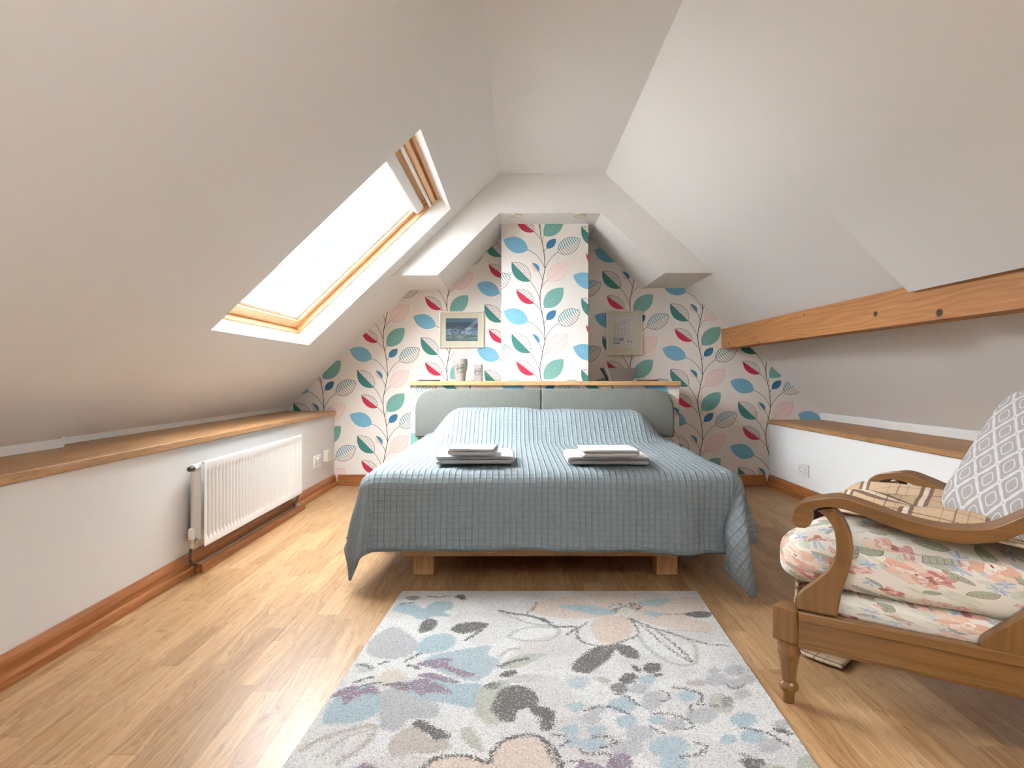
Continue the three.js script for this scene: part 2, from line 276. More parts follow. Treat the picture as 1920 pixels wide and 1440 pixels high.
// ---------------------------------------------------------------- wallpaper print (two strips wide, half drop)
const REP = 0.513, STRIP = 0.50;
const wallpaper = canvasTex(1400, 718, (g, W, H) => {
  const k = H / 593, half = W / 2;                          // motif units -> canvas pixels
  g.fillStyle = '#efe9e3'; g.fillRect(0, 0, W, H);
  const leaf = (tip, base, wid, fn) => {
    const dx = tip[0] - base[0], dy = tip[1] - base[1], L = Math.hypot(dx, dy);
    g.save(); g.translate(base[0], base[1]); g.rotate(Math.atan2(dy, dx));
    const path = (s = 0) => { g.beginPath(); if (s <= 0) { g.moveTo(0, 0); g.bezierCurveTo(L * 0.22, -wid * 0.66, L * 0.70, -wid * 0.68, L, 0); } if (s === 0) g.bezierCurveTo(L * 0.70, wid * 0.68, L * 0.22, wid * 0.66, 0, 0); if (s > 0) { g.moveTo(0, 0); g.bezierCurveTo(L * 0.22, wid * 0.66, L * 0.70, wid * 0.68, L, 0); } g.closePath(); };
    fn({ path, L, wid }); g.restore();
  };
  const veins = (o, col, lw, n = 6) => { g.save(); o.path(); g.clip(); g.strokeStyle = col; g.lineWidth = lw; g.beginPath(); g.moveTo(0, 0); g.lineTo(o.L * 0.97, 0); for (let i = 1; i < n; i++) { const x = o.L * i / n; g.moveTo(x, 0); g.lineTo(x + o.L * 0.14, -o.wid * 0.5); g.moveTo(x, 0); g.lineTo(x + o.L * 0.14, o.wid * 0.5); } g.stroke(); g.restore(); };
  const hatch = (o, s, col, lw, n, slant = 0.05) => { g.save(); o.path(s); g.clip(); g.strokeStyle = col; g.lineWidth = lw; g.beginPath(); for (let i = 1; i < n; i++) { const x = o.L * i / n; g.moveTo(x, 0); g.lineTo(x + o.L * slant, s * o.wid * 0.8); } g.stroke(); g.restore(); };
  const curve = (p, c, q, lw) => { g.strokeStyle = '#2a2624'; g.lineWidth = lw; g.beginPath(); g.moveTo(...p); g.quadraticCurveTo(...c, ...q); g.stroke(); };
  const fillP = (o, s, c) => { o.path(s); g.fillStyle = c; g.fill(); };
  const outl = (o, s, c, lw = 2) => { o.path(s); g.strokeStyle = c; g.lineWidth = lw; g.stroke(); };
  const motif = () => {
    g.lineCap = 'round';
    g.strokeStyle = '#2a2624'; g.lineWidth = 5.5; g.beginPath(); g.moveTo(352, 150); g.bezierCurveTo(355, 200, 362, 240, 372, 280); g.bezierCurveTo(386, 330, 388, 400, 393, 480); g.bezierCurveTo(380, 560, 362, 620, 353, 690); g.lineTo(352, 745); g.stroke();
    curve([252, 325], [340, 355], [390, 475], 3.5); curve([405, 312], [390, 325], [383, 350], 3.5); curve([500, 345], [430, 385], [393, 482], 3.5); curve([268, 583], [325, 650], [352, 745], 3.5);
    curve([342, 510], [365, 540], [374, 585], 3.5); curve([415, 578], [380, 600], [366, 645], 3); curve([303, 768], [335, 795], [354, 828], 3.5); curve([385, 803], [372, 820], [370, 858], 2.5);
    leaf([48, 240], [252, 325], 128, (o) => { fillP(o, 0, '#74b0cc'); veins(o, '#9cc6d8', 2, 7); });
    leaf([483, 235], [405, 312], 62, (o) => { fillP(o, 0, '#3a769b'); hatch(o, -1, '#204f70', 2, 9); });
    leaf([684, 235], [500, 345], 132, (o) => { fillP(o, 0, '#f1ece7'); o.path(-1); g.save(); g.clip(); g.fillStyle = '#dfe9e9'; g.fillRect(-20, -200, 400, 400); g.restore(); hatch(o, -1, '#35757d', 5.5, 11); hatch(o, 1, '#332e2b', 3.2, 11, 0.12); outl(o, 0, '#3b3734', 3); });
    leaf([117, 430], [270, 585], 128, (o) => { fillP(o, 0, '#f1ece7'); fillP(o, -1, '#3d857c'); hatch(o, -1, '#205950', 3, 15, 0.1); hatch(o, -1, '#5d9e98', 2, 8, 0.1); hatch(o, 1, '#5b4742', 2.6, 15, 0.14); outl(o, 1, '#4a403d', 2.6); });
    leaf([285, 432], [342, 510], 56, (o) => { fillP(o, -1, '#ecc9c0'); fillP(o, 1, '#3f86ab'); });
    leaf([585, 432], [415, 578], 128, (o) => { fillP(o, 0, '#f0ddd8'); veins(o, '#dba9a4', 1.6, 8); outl(o, 0, '#d08f8c', 2); });
    leaf([155, 655], [303, 768], 98, (o) => { fillP(o, 0, '#f3eeea'); hatch(o, 1, '#5b4b48', 2.4, 9, 0.04); hatch(o, 1, '#5b4b48', 2.2, 9, -0.1); outl(o, 1, '#5a4d4a', 2.6); fillP(o, -1, '#c22b4a'); hatch(o, -1, '#9c1f3a', 2, 10); });
    leaf([546, 640], [385, 803], 130, (o) => { fillP(o, 0, '#74a89f'); veins(o, '#93bdb4', 2, 7); });
  };
  for (const [ox, oy] of [[-half * 1 , 296.5], [0, 0], [half, 296.5], [2 * half, 0]]) for (const rep of [-2, -1, 0, 1]) {
    g.save(); g.translate(ox + half / 2 - 370 * k, (oy + rep * 593) * k); g.scale(k, k); motif(); g.restore();
  }
});
wallpaper.repeat.set(1, 1);
M.paper = new THREE.MeshStandardMaterial({ name: 'leaf_print_wallpaper', map: wallpaper, color: new THREE.Color(0.97, 0.96, 0.95), roughness: 0.8 });
// u, v so that a stem stands at x = stemX and its large blue leaf at height blueY
function paperUV(geo, stemX, blueY, strip = STRIP, along = 'x') {
  const p = geo.attributes.position, uv = new Float32Array(p.count * 2);
  for (let i = 0; i < p.count; i++) {
    uv[i * 2] = ((along === 'x' ? p.getX(i) : p.getZ(i)) - stemX) / (2 * strip) + 0.25;
    uv[i * 2 + 1] = 1 - (283 / 593) + (p.getY(i) - blueY) / REP;
  }
  geo.setAttribute('uv', new THREE.BufferAttribute(uv, 2)); return geo;
}
{
  const wb = struct('wall_back');
  part('masonry', prism(gable, -ZB - 0.25, -ZB - 0.002), M.plaster, wb);
  const S = ZB / F, mid = 0.25;
  const sh = (pts) => new THREE.ShapeGeometry(new THREE.Shape(pts.map(([x, y]) => V2(x, y)))).translate(0, 0, -ZB);
  const topL = roofL(-2.0), topR = roofR(2.6);
  part('wallpaper', paperUV(sh([[-2.0, 0], [mid, 0], [mid, RIDGE], [RLX, RIDGE], [-2.0, topL]]), (722 - CX) * S, EYE + 42 * S, 0.4995), M.paper, wb);
  part('wallpaper', paperUV(sh([[mid, 0], [2.6, 0], [2.6, topR], [RRX, RIDGE], [mid, RIDGE]]), (1312.5 - CX) * S, EYE + 44 * S, 0.5325), M.paper, wb);
  // chimney breast
  const ZC = 4.21, cb = struct('wall_chimney_breast'), c0 = at(940, 0, ZC).x, c1 = at(1103, 0, ZC).x, cTop = 1.962;
  part('masonry', box(c0, c1, 0, cTop, -ZB, -ZC - 0.001, 1, 0), M.plaster, cb);
  part('wallpaper', paperUV(new THREE.PlaneGeometry(c1 - c0, cTop).translate((c0 + c1) / 2, cTop / 2, -ZC), at(1016.7, 0, ZC).x, at(0, 459, ZC).y, STRIP), M.paper, cb);
  for (const s of [0, 1]) { const g = new THREE.PlaneGeometry(ZB - ZC, cTop).rotateY(s ? Math.PI / 2 : -Math.PI / 2).translate(s ? c1 + 0.001 : c0 - 0.001, cTop / 2, -(ZB + ZC) / 2); part('wallpaper', paperUV(g, -4.3, 1.4, STRIP, 'z'), M.paper, cb); }
  // low boxed wall behind the bed with an oak ledge
  const ZP = 4.12, lw = struct('wall_bedhead'), p0 = at(770, 0, ZP).x, p1 = at(1273, 0, ZP).x, pt = 0.787;
  part('boxing', box(p0, p1, 0, pt, -ZB, -ZP - 0.001, 1, 0), M.gloss, lw);
  part('wallpaper', paperUV(new THREE.PlaneGeometry(p1 - p0, pt).translate((p0 + p1) / 2, pt / 2, -ZP), at(1014, 0, ZP).x, at(0, 729, ZP).y, STRIP), M.paper, lw);
  for (const s of [0, 1]) { const g = new THREE.PlaneGeometry(ZB - ZP, pt).rotateY(s ? Math.PI / 2 : -Math.PI / 2).translate(s ? p1 + 0.001 : p0 - 0.001, pt / 2, -(ZB + ZP) / 2); part('wallpaper', paperUV(g, -4.2, 0.5, STRIP, 'z'), M.paper, lw); }
}
// ledge: front strip runs past the chimney breast, two arms go back into the alcoves
const LEDGE = 0.817, ZLED = 4.09;
{
  const l = thing('bedhead_ledge', 'slim light oak ledge capping the papered wall behind the headboard', 'shelf');
  const x0 = at(768, 0, ZLED).x, x1 = at(1277, 0, ZLED).x, c0 = at(940, 0, 4.21).x - 0.002, c1 = at(1103, 0, 4.21).x + 0.002;
  part('front_board', box(x0, x1, LEDGE - 0.030, LEDGE, -4.207, -ZLED, 0, 0.004), M.lightOak, l);
  part('alcove_board', box(x0, c0, LEDGE - 0.030, LEDGE, -ZB + 0.001, -4.208, 0, 0.001), M.lightOak, l);
  part('alcove_board', box(c1, x1, LEDGE - 0.030, LEDGE, -ZB + 0.001, -4.208, 0, 0.001), M.lightOak, l);
}
// boxed downstand arch over the bed
{
  const Z0 = 3.93;
  const inner = [[-0.5145, 1.529], [-0.100, 1.945], [0.582, 1.945], [1.010, 1.543]];
  const pts = [[-0.83, 1.527], inner[0], inner[1], inner[2], inner[3], [1.36, 1.543], [1.36, roofR(1.36) + 0.03], [RRX + 0.02, RIDGE + 0.02], [RLX - 0.02, RIDGE + 0.02], [-0.83, roofL(-0.83) + 0.03]];
  struct('ceiling_arch', prism(pts, -ZB, -Z0, 0.003), M.plaster);
  for (const [px, where] of [[968, 'nearer the roof window'], [1086, 'nearer the roof beam']]) {
    const d = thing('downlight', `small round brass rimmed downlight in the arch soffit, ${where}`, 'light', [at(px, 0, 3.985).x, 1.945, -3.985], 0, 'downlights in the arch soffit');
    part('rim', lathe([[0.030, 0.0], [0.031, -0.006], [0.038, -0.007], [0.043, -0.003], [0.043, 0.0]], 32), new THREE.MeshStandardMaterial({ name: 'pale_brass', color: new THREE.Color(0.75, 0.62, 0.4), roughness: 0.35, metalness: 0.6 }), d);
    part('lamp_face', new THREE.CircleGeometry(0.031, 24).rotateX(Math.PI / 2).translate(0, -0.002, 0), M.whitePlastic, d);
  }
}
// ---------------------------------------------------------------- eaves shelves
reseed(21);
{
  const z0 = -ZB + 0.002, z1 = -ZR;
  const l = thing('eaves_shelf', 'long oak shelf above the white radiator wall', 'shelf');
  part('board', box(-1.86, XL + 0.016, SHL - 0.030, SHL, z0, z1, 2, 0.005), M.oak, l);
  const r = thing('eaves_shelf', 'long oak shelf under the exposed roof beam', 'shelf');
  part('board', box(XR - 0.018, 2.46, SHR - 0.030, SHR, z0, z1, 2, 0.005), M.oak, r);
  // white upstands at the back of the shelves
  struct('baseboard_left_shelf', box(-1.80, -1.772, SHL, SHL + 0.056, z0, -ZSTEP_L - 0.02, 2, 0.003), M.gloss);
  struct('baseboard_left_shelf_near', box(-1.75, -1.700, SHL, SHL + 0.062, -ZSTEP_L - 0.02, z1, 2, 0.003), M.gloss);
  struct('baseboard_right_shelf', box(2.398, 2.425, SHR, SHR + 0.054, z0, -ZSTEP_R - 0.02, 2, 0.003), M.gloss);
  struct('baseboard_right_shelf_near', box(2.365, 2.40, SHR, SHR + 0.054, -ZSTEP_R - 0.02, z1, 2, 0.003), M.gloss);
}
// ---------------------------------------------------------------- pine skirting
{
  const prof = (h, t) => [[0, 0], [t, 0], [t, h * 0.70], [t * 0.8, h * 0.84], [t * 0.45, h * 0.95], [t * 0.3, h], [0, h]];
  const run = (name, side, x, z0, z1) => {
    const b = struct(name);
    const P = prof(0.086, 0.018).map(([t, y]) => [x + side * t, y]), Q = [[0.016, 0], [0.030, 0], [0.030, 0.026], [0.026, 0.033], [0.016, 0.035]].map(([t, y]) => [x + side * t, y]);
    if (side < 0) { P.reverse(); Q.reverse(); }
    part('board', prism(P, z0, z1), M.pine, b); part('floor_strip', prism(Q, z0, z1), M.pine, b); return b;
  };
  run('baseboard_left', 1, XL, -ZB + 0.018, 0.9); run('baseboard_left_rear', 1, XL, 0.9, -ZR);
  run('baseboard_right', -1, XR, -ZB + 0.018, -ZR);
  const b = struct('baseboard_back');
  for (const [xa, xb] of [[XL + 0.031, -0.74], [1.162, XR - 0.031]]) {
    part('board', metricUV(new THREE.BoxGeometry(xb - xa, 0.062, 0.018).translate((xa + xb) / 2, 0.031, -ZB + 0.009), 0), M.pine, b);
    part('moulding', metricUV(new RoundedBoxGeometry(xb - xa, 0.022, 0.013, 3, 0.006).translate((xa + xb) / 2, 0.0725, -ZB + 0.0065), 0), M.pine, b);
    part('floor_strip', metricUV(new RoundedBoxGeometry(xb - xa, 0.034, 0.013, 2, 0.004).translate((xa + xb) / 2, 0.017, -ZB + 0.0235), 0), M.pine, b);
  }
  const pl = thing('pipe_box', 'low stained pine pipe box on the floor below the radiator', 'pipe box');
  part('front_strip', box(-1.362, -1.346, 0, 0.038, -3.785, -2.535, 2, 0.002), M.pine, pl);
  part('end_block', box(XL + 0.030, -1.362, 0, 0.038, -2.551, -2.535, 0, 0.002), M.pine, pl);
  part('end_block', box(XL + 0.030, -1.362, 0, 0.038, -3.785, -3.769, 0, 0.002), M.pine, pl);
  part('lid', box(XL + 0.030, -1.363, 0.024, 0.034, -3.768, -2.552, 2, 0.001), new THREE.MeshStandardMaterial({ name: 'dusty_grey_board', color: new THREE.Color(0.36, 0.31, 0.27), roughness: 0.9 }), pl);
}
// ---------------------------------------------------------------- purlin beam
{
  const pts = [[1.623, 1.068], [1.733, 1.068], [1.733, 1.178], [1.690, 1.215], [1.623, 1.221]];
  const g = prism(pts, -ZB + 0.001, -ZR, 0.004, 2);
  const uv = g.attributes.uv, p = g.attributes.position;
  for (let i = 0; i < p.count; i++) { uv.setXY(i, p.getY(i) - 1.0 + (p.getX(i) - 1.62), -(p.getZ(i))/1 - 1.05); }
  single('roof_beam', g, M.beam, 'long exposed knotty pine purlin beam under the right roof slope', 'beam');
}
// ---------------------------------------------------------------- radiator
{
  const X = -1.322, Z0 = 2.50, Z1 = 3.655, Y0 = 0.124, Y1 = 0.484, L = Z1 - Z0;
  const r = thing('radiator', 'white fluted panel radiator hung on the left knee wall', 'radiator', [XL, 0, -(Z0 + Z1) / 2]);
  const toL = (g) => g.translate(-XL, 0, (Z0 + Z1) / 2);
  const n = 35, pitch = (L - 0.03) / n, per = 10, nu = n * per + 4, nv = 14;
  const vs = [0, 0.004, 0.022, 0.034, 0.046, 0.06, 0.12, 0.18, 0.24, 0.30, 0.314, 0.326, 0.338, 0.356, 0.36];
  const face = sheet(nu, nv, (a, b) => {
    const i = Math.round(a * nu), j = Math.round(b * nv); let s, d = 0;
    if (i < 2) s = i * 0.0075; else if (i > nu - 2) s = L - (nu - i) * 0.0075; else { const q = (i - 2) / per; s = 0.015 + q * pitch; const ph = q - Math.floor(q); d = 0.009 * (sst(0.12, 0.32, ph) - sst(0.68, 0.88, ph)); }
    const y = vs[j]; const ends = sst(0.026, 0.046, y) * (1 - sst(0.314, 0.334, y));
    return V3(X - d * ends, Y0 + y, -(Z1 - s));
  }, (a, b) => [a * L, b * 0.36], 0.002);
  part('front_panel', toL(face), M.radiator, r);
  part('top_rim', toL(box(X - 0.010, X + 0.001, Y1 - 0.004, Y1 + 0.004, -Z1, -Z0, 2, 0.003)), M.radiator, r);
  part('back_panel', toL(box(X - 0.062, X - 0.052, Y0 + 0.006, Y1 - 0.012, -Z1 + 0.006, -Z0 - 0.006, 2, 0.004)), M.radiatorBack, r);
  for (const [s, z] of [[0, Z0], [1, Z1]]) part('end_cover', toL(box(X - 0.052, X - 0.014, Y0 + 0.03, Y1 - 0.02, -z - (s ? -0.002 : 0.006), -z + (s ? 0.006 : -0.002), 1, 0.003)), M.radiatorBack, r);
  for (const z of [Z0 + 0.2, Z1 - 0.2]) part('wall_bracket', toL(box(XL + 0.001, X - 0.06, Y0 + 0.05, Y1 - 0.05, -z - 0.015, -z + 0.015, 1, 0.002)), M.gloss, r);
  const bz = -Z0 + 0.001, bx = X - 0.035;
  const bleed = part('bleed_valve', toL(new THREE.CylinderGeometry(0.014, 0.016, 0.026, 6).rotateX(Math.PI / 2).translate(bx, Y1 - 0.022, bz + 0.010)), M.whitePlastic, r);
  part('bleed_knob', toL(new THREE.CylinderGeometry(0.010, 0.013, 0.028, 12).rotateX(Math.PI / 2).translate(bx, Y1 - 0.022, bz + 0.036)), M.darkMetal, bleed);
  for (const e of [0, 1]) {
    const z = e ? -Z1 - 0.035 : -Z0 + 0.035, sgn = e ? -1 : 1, y = Y0 + 0.030;
    const v = part('valve', toL(mergeGeometries([new THREE.CylinderGeometry(0.010, 0.010, 0.045, 14).rotateX(Math.PI / 2).translate(bx, y, z - sgn * 0.018), new THREE.CylinderGeometry(0.012, 0.011, 0.040, 14).translate(bx, y - 0.006, z), new THREE.CylinderGeometry(0.015, 0.015, 0.014, 6).rotateX(Math.PI / 2).translate(bx, y, z - sgn * 0.022)])), M.chrome, r);
    part('valve_cap', toL(lathe([[0, 0.046], [0.008, 0.045], [0.0125, 0.038], [0.013, 0.0], [0, 0]], 18).translate(bx, y + 0.012, z)), M.whitePlastic, v);
    part('pipe', toL(tube([[bx, y - 0.02, z], [bx - 0.002, y - 0.05, z + sgn * 0.004], [bx - 0.008, y - 0.085, z - sgn * 0.012], [bx - 0.008, 0.0425, z - sgn * 0.05]], 0.0065)), M.darkMetal, v);
  }
}
// ---------------------------------------------------------------- sockets
function socket(name, label, side, x, y, z) {         // double switched socket, built facing +z then turned to its wall
  const s = thing(name, label, 'socket', [x, y, z], side > 0 ? Math.PI / 2 : -Math.PI / 2);
  part('face_plate', new RoundedBoxGeometry(0.146, 0.086, 0.010, 3, 0.004).translate(0, 0, 0.0055), M.whitePlastic, s);
  for (const d of [-1, 1]) {
    part('switch', new RoundedBoxGeometry(0.011, 0.018, 0.006, 2, 0.002).translate(d * 0.018, 0.022, 0.012), M.gloss, s);
    for (const [a, b, w, h] of [[0, 0.012, 0.005, 0.009], [-0.011, -0.010, 0.008, 0.004], [0.011, -0.010, 0.008, 0.004]]) part('pin_slot', new THREE.BoxGeometry(w, h, 0.001).translate(d * 0.040 + a, b - 0.004, 0.0107), M.darkMetal, s);
  }
  return s;
}
socket('wall_socket', 'white double socket on the left wall beside the radiator', 1, XL, 0.245, -4.185);
socket('wall_socket', 'white double socket low on the right wall under the oak shelf', -1, XR, 0.205, -4.045);
{
  const a = thing('telephone_box', 'small cream telephone box on the wall beside the left socket', 'phone socket', [XL, 0.262, -4.37], Math.PI / 2);
  part('cover', new RoundedBoxGeometry(0.078, 0.086, 0.034, 3, 0.006).translate(0, 0, 0.0175), M.creamPlastic, a);
  part('plug', new RoundedBoxGeometry(0.020, 0.016, 0.022, 2, 0.003).translate(0.045, 0.004, 0.020), M.creamPlastic, a);
}
// ---------------------------------------------------------------- textiles
const weaveBump = (w, h, m) => sized(dataTex(w, h, (u, v) => { const c = 128 + 60 * Math.sin(u * 6.283 * 32) * Math.cos(v * 6.283 * 32) + 50 * noise(u * 60, v * 60, 3); return [c, c, c]; }, false), m, m);
const linen = sized(dataTex(256, 256, (u, v) => { const s = 0.5 * noise(u * 4, v * 128, 1) + 0.5 * noise(u * 128, v * 4, 5); const c = 1 + 0.22 * s; return [117 * c, 119 * c, 113 * c]; }), 0.18, 0.18);
M.headboard = new THREE.MeshStandardMaterial({ name: 'sage_linen', map: linen, roughness: 0.95, bumpMap: linen, bumpScale: 0.0006 });
M.sheet = new THREE.MeshStandardMaterial({ name: 'white_cotton', color: new THREE.Color(0.8, 0.79, 0.77), roughness: 0.9 });
// quilted cells, 25 mm wide; sewn lines sink in
const quilt = sized(dataTex(512, 512, (u, v) => {
  const a = (u * 8) % 1, b = (v * 9) % 1, e = Math.min(a, 1 - a) * 2, f = Math.min(b, 1 - b) * 2;
  const h = 0.25 + 0.75 * Math.pow(sst(0, 0.42, e), 0.7) * (0.55 + 0.45 * sst(0, 0.36, f)) + 0.10 * fbm(u * 24, v * 24, 4, 3);
  return [h * 200, h * 200, h * 200];
}, false), 0.2, 0.2);
const quiltColor = sized(dataTex(256, 256, (u, v) => { const c = 1 + 0.06 * fbm(u * 20, v * 20, 9, 2); return [131 * c, 143 * c, 148 * c]; }), 0.5, 0.5);
M.quilt = new THREE.MeshStandardMaterial({ name: 'blue_grey_quilted_cotton', map: quiltColor, roughness: 0.75, bumpMap: quilt, bumpScale: 0.006 });
const terry = sized(dataTex(256, 256, (u, v) => { const c = 128 + 100 * fbm(u * 60, v * 60, 2, 2); return [c, c, c]; }, false), 0.12, 0.12);
M.towel = new THREE.MeshStandardMaterial({ name: 'white_terry', color: new THREE.Color(0.91, 0.90, 0.905), roughness: 0.95, bumpMap: terry, bumpScale: 0.005 });

// ---------------------------------------------------------------- headboard
{
  const Zf = 4.052, h = thing('headboard', 'wide sage grey upholstered headboard in two rounded panels behind the bed', 'headboard', [0.215, 0, -4.118]);
  const x0 = at(778, 0, Zf).x - 0.215, xm = at(1015, 0, Zf).x - 0.215, x1 = at(1265, 0, Zf).x - 0.215, y0 = 0.432, y1 = 0.764;
  const panel = (a, b, rl, rR, dy) => {
    const s = new THREE.Shape(); s.moveTo(a, y0); s.lineTo(b, y0); s.lineTo(b, y1 + dy - rR); if (rR) s.quadraticCurveTo(b, y1 + dy, b - rR, y1 + dy); else s.lineTo(b, y1 + dy); s.lineTo(a + rl, y1 + dy); if (rl) s.quadraticCurveTo(a, y1 + dy, a, y1 + dy - rl); s.closePath();
    const g = new THREE.ExtrudeGeometry(s, { depth: 0.034, bevelEnabled: true, bevelThickness: 0.016, bevelSize: 0.016, bevelOffset: -0.016, bevelSegments: 5, curveSegments: 16 }); return metricUV(toCreasedNormals(g.translate(0, 0, 0.016), 0.9), 1);
  };
  part('padded_panel', panel(x0, xm - 0.0015, 0.15, 0, 0), M.headboard, h);
  part('padded_panel', panel(xm + 0.0015, x1, 0, 0.16, 0.002), M.headboard, h);
}
// ---------------------------------------------------------------- bed: frame, legs, mattress
const BED = { xl: -0.555, xr: 0.865, zf: 2.43, zh: 4.045, top: 0.452 };
{
  const b = thing('bed', 'low oak platform bed under the blue grey quilt', 'bed', [0.17, 0, -3.25]);
  const L = (g) => g.translate(-0.17, 0, 3.25);
  part('frame', L(box(-0.472, 0.735, 0.085, 0.20, -4.03, -2.495, 0, 0.004)), M.lightOak, b);
  for (const [px0, px1] of [[775, 813], [1231, 1271]]) {
    const xa = at(px0, 0, 2.515).x, xb = at(px1, 0, 2.515).x;
    part('leg', L(box(xa, xb, 0, 0.085, -2.60, -2.515, 1, 0.003)), M.lightOak, b);
    part('leg', L(box(xa, xb, 0, 0.085, -3.95, -3.865, 1, 0.003)), M.lightOak, b);
  }
  part('mattress', L(metricUV(new RoundedBoxGeometry(BED.xr - BED.xl - 0.03, 0.235, BED.zh - BED.zf - 0.03, 5, 0.05).translate((BED.xl + BED.xr) / 2, 0.201 + 0.1175, -(BED.zh + BED.zf) / 2), 2)), M.sheet, b);
}
// pillows under the cover
for (const [x, w, lab] of [[-0.09, 0.60, 'white bed pillow raising the quilt under the left headboard panel'], [0.53, 0.60, 'white bed pillow showing at the quilt edge beside the right headboard panel']]) {
  const p = new THREE.SphereGeometry(1, 40, 24), q = p.attributes.position;
  for (let i = 0; i < q.count; i++) { const f = (t, e) => Math.sign(t) * Math.abs(t) ** e; q.setXYZ(i, f(q.getX(i), 0.55) * w / 2, f(q.getY(i), 0.8) * 0.075, f(q.getZ(i), 0.55) * 0.21); }
  p.computeVertexNormals();
  const o = single('pillow', metricUV(p, 2), M.sheet, lab, 'pillow', 'pillows under the quilt'); o.position.set(x, BED.top - 0.015 + 0.08, -3.80);
}
// ---------------------------------------------------------------- quilted cover
{
  const W = BED.xr - BED.xl, L = BED.zh - BED.zf, oh = 0.335, Rr = 0.08;
  const bump = (s, t) => {
    const side = sst(-0.01, 0.20, s) * sst(W + 0.02, W - 0.15, s), prof = sst(0.66, 0.36, t) * (0.86 + 0.14 * sst(-0.05, 0.12, t));
    const dip = 1 - 0.07 * Math.exp(-(((s - W * 0.53) / 0.09) ** 2)) - 0.06 * sst(W * 0.5, W * 0.8, s);
    return 0.178 * side * prof * dip;
  };
  const fn = (a, b) => {
    let s = -oh + a * (W + 2 * oh), t = b * (L + oh + 0.03 * clamp(a, 0, 1) + 0.006 * Math.sin(a * 9));
    const cs = clamp(s, 0, W), ct = clamp(t, 0, L);
    let ox = s - cs, oz = t - ct;
    const r = Math.hypot(ox, oz), dx = r ? ox / r : 0, dz = r ? oz / r : 0;
    const corner = r ? 4 * Math.abs(dx * dz) ** 1.0 / 2 : 0;              // 0 along an edge, 1 on the diagonal
    const left = ox < 0;
    let flare = 0.10 + (Math.abs(dx) > 0.5 && oz === 0 ? 0.12 : 0) * sst(0, L, t) + corner * (left ? 0.10 : 0.02);
    if (dz > 0.7 && corner < 0.3) flare = 0.09;
    flare += 0.05 * noise(s * 3.2, t * 3.0, 4) * sst(0.05, 0.3, r);
    let out, down;
    if (r < Rr * Math.PI / 2) { out = Rr * Math.sin(r / Rr); down = Rr * (1 - Math.cos(r / Rr)); } else { const q = r - Rr * Math.PI / 2; out = Rr + q * Math.sin(flare); down = Rr + q * Math.cos(flare); }
    // vertical folds gather at the right front corner and softly along the sides
    const ang = Math.atan2(Math.abs(dz), Math.abs(dx));
    const fold = r > 0.06 ? sst(0.06, 0.3, r) : 0;
    if (ox !== 0 && oz > 0) out += fold * (left ? 0.018 * Math.sin(ang * 6) : 0.050 * Math.sin(ang * 7.2 + 2.4));
    if (oz > 0 && ox === 0) out += fold * (0.010 * noise(s * 4, 0.3, 1) + (left ? 0 : 0) - 0.042 * Math.exp(-(((s - W + 0.09) / 0.055) ** 2)) + 0.012 * Math.exp(-(((s - W + 0.2) / 0.06) ** 2)));
    if (oz === 0 && ox !== 0) out += fold * 0.016 * Math.sin(t * 8.5 + (left ? 0 : 1.3));
    const rc = ox > 0 && oz > 0 ? fold * corner : 0;
    let y = BED.top + 0.012 - down + (r ? bump(cs, ct) * Math.exp(-r / 0.10) : bump(cs, ct));
    y += 0.006 * noise(s * 3, t * 3, 8) + 0.004 * noise(s * 9, t * 9, 2);
    let x = BED.xl + cs + dx * out, z = BED.zh - 0.012 - ct - dz * out;
    x -= 0.085 * rc; z -= 0.10 * rc;
    x += 0.075 * (1 - ct / L) * sst(0.5, 1, cs / W);                // right edge runs slightly outwards towards the head
    if (ox !== 0 && oz === 0) z -= Math.max(0, 0.55 - t) * 0.45 * sst(0.0, 0.3, r);   // sides slide forwards at the head end
    const lim = 0.035; if (y < lim) { const e = lim - y; y = 0.011 + (lim - 0.011) * Math.exp(-e / (lim - 0.011)); x += (left ? 0.25 : -0.55) * e; z += 0.1 * e; }
    return V3(x, y, -z);
  };
  const g = sheet(230, 250, fn, (a, b) => [a * (W + 2 * oh), b * (L + oh)], -0.007);
  const q = thing('quilt', 'blue grey box quilted bedspread draped over the bed to the floor', 'bedspread', [0.17, 0, -3.25]);
  part('cover', g.translate(-0.17, 0, 3.25), M.quilt, q);
  const hem = []; for (let i = 0; i <= 60; i++) hem.push(fn(i / 60, 1)); const side = (a) => { const o = []; for (let i = 0; i <= 60; i++) o.push(fn(a, i / 60)); return o; };
  const piping = (pts) => new THREE.TubeGeometry(new THREE.CatmullRomCurve3(pts), 240, 0.0058, 6).translate(-0.17, 0, 3.25);
  const hm = mergeGeometries([piping(hem), piping(side(0)), piping(side(1))]);
  part('hem_binding', hm, M.quilt, q);
}
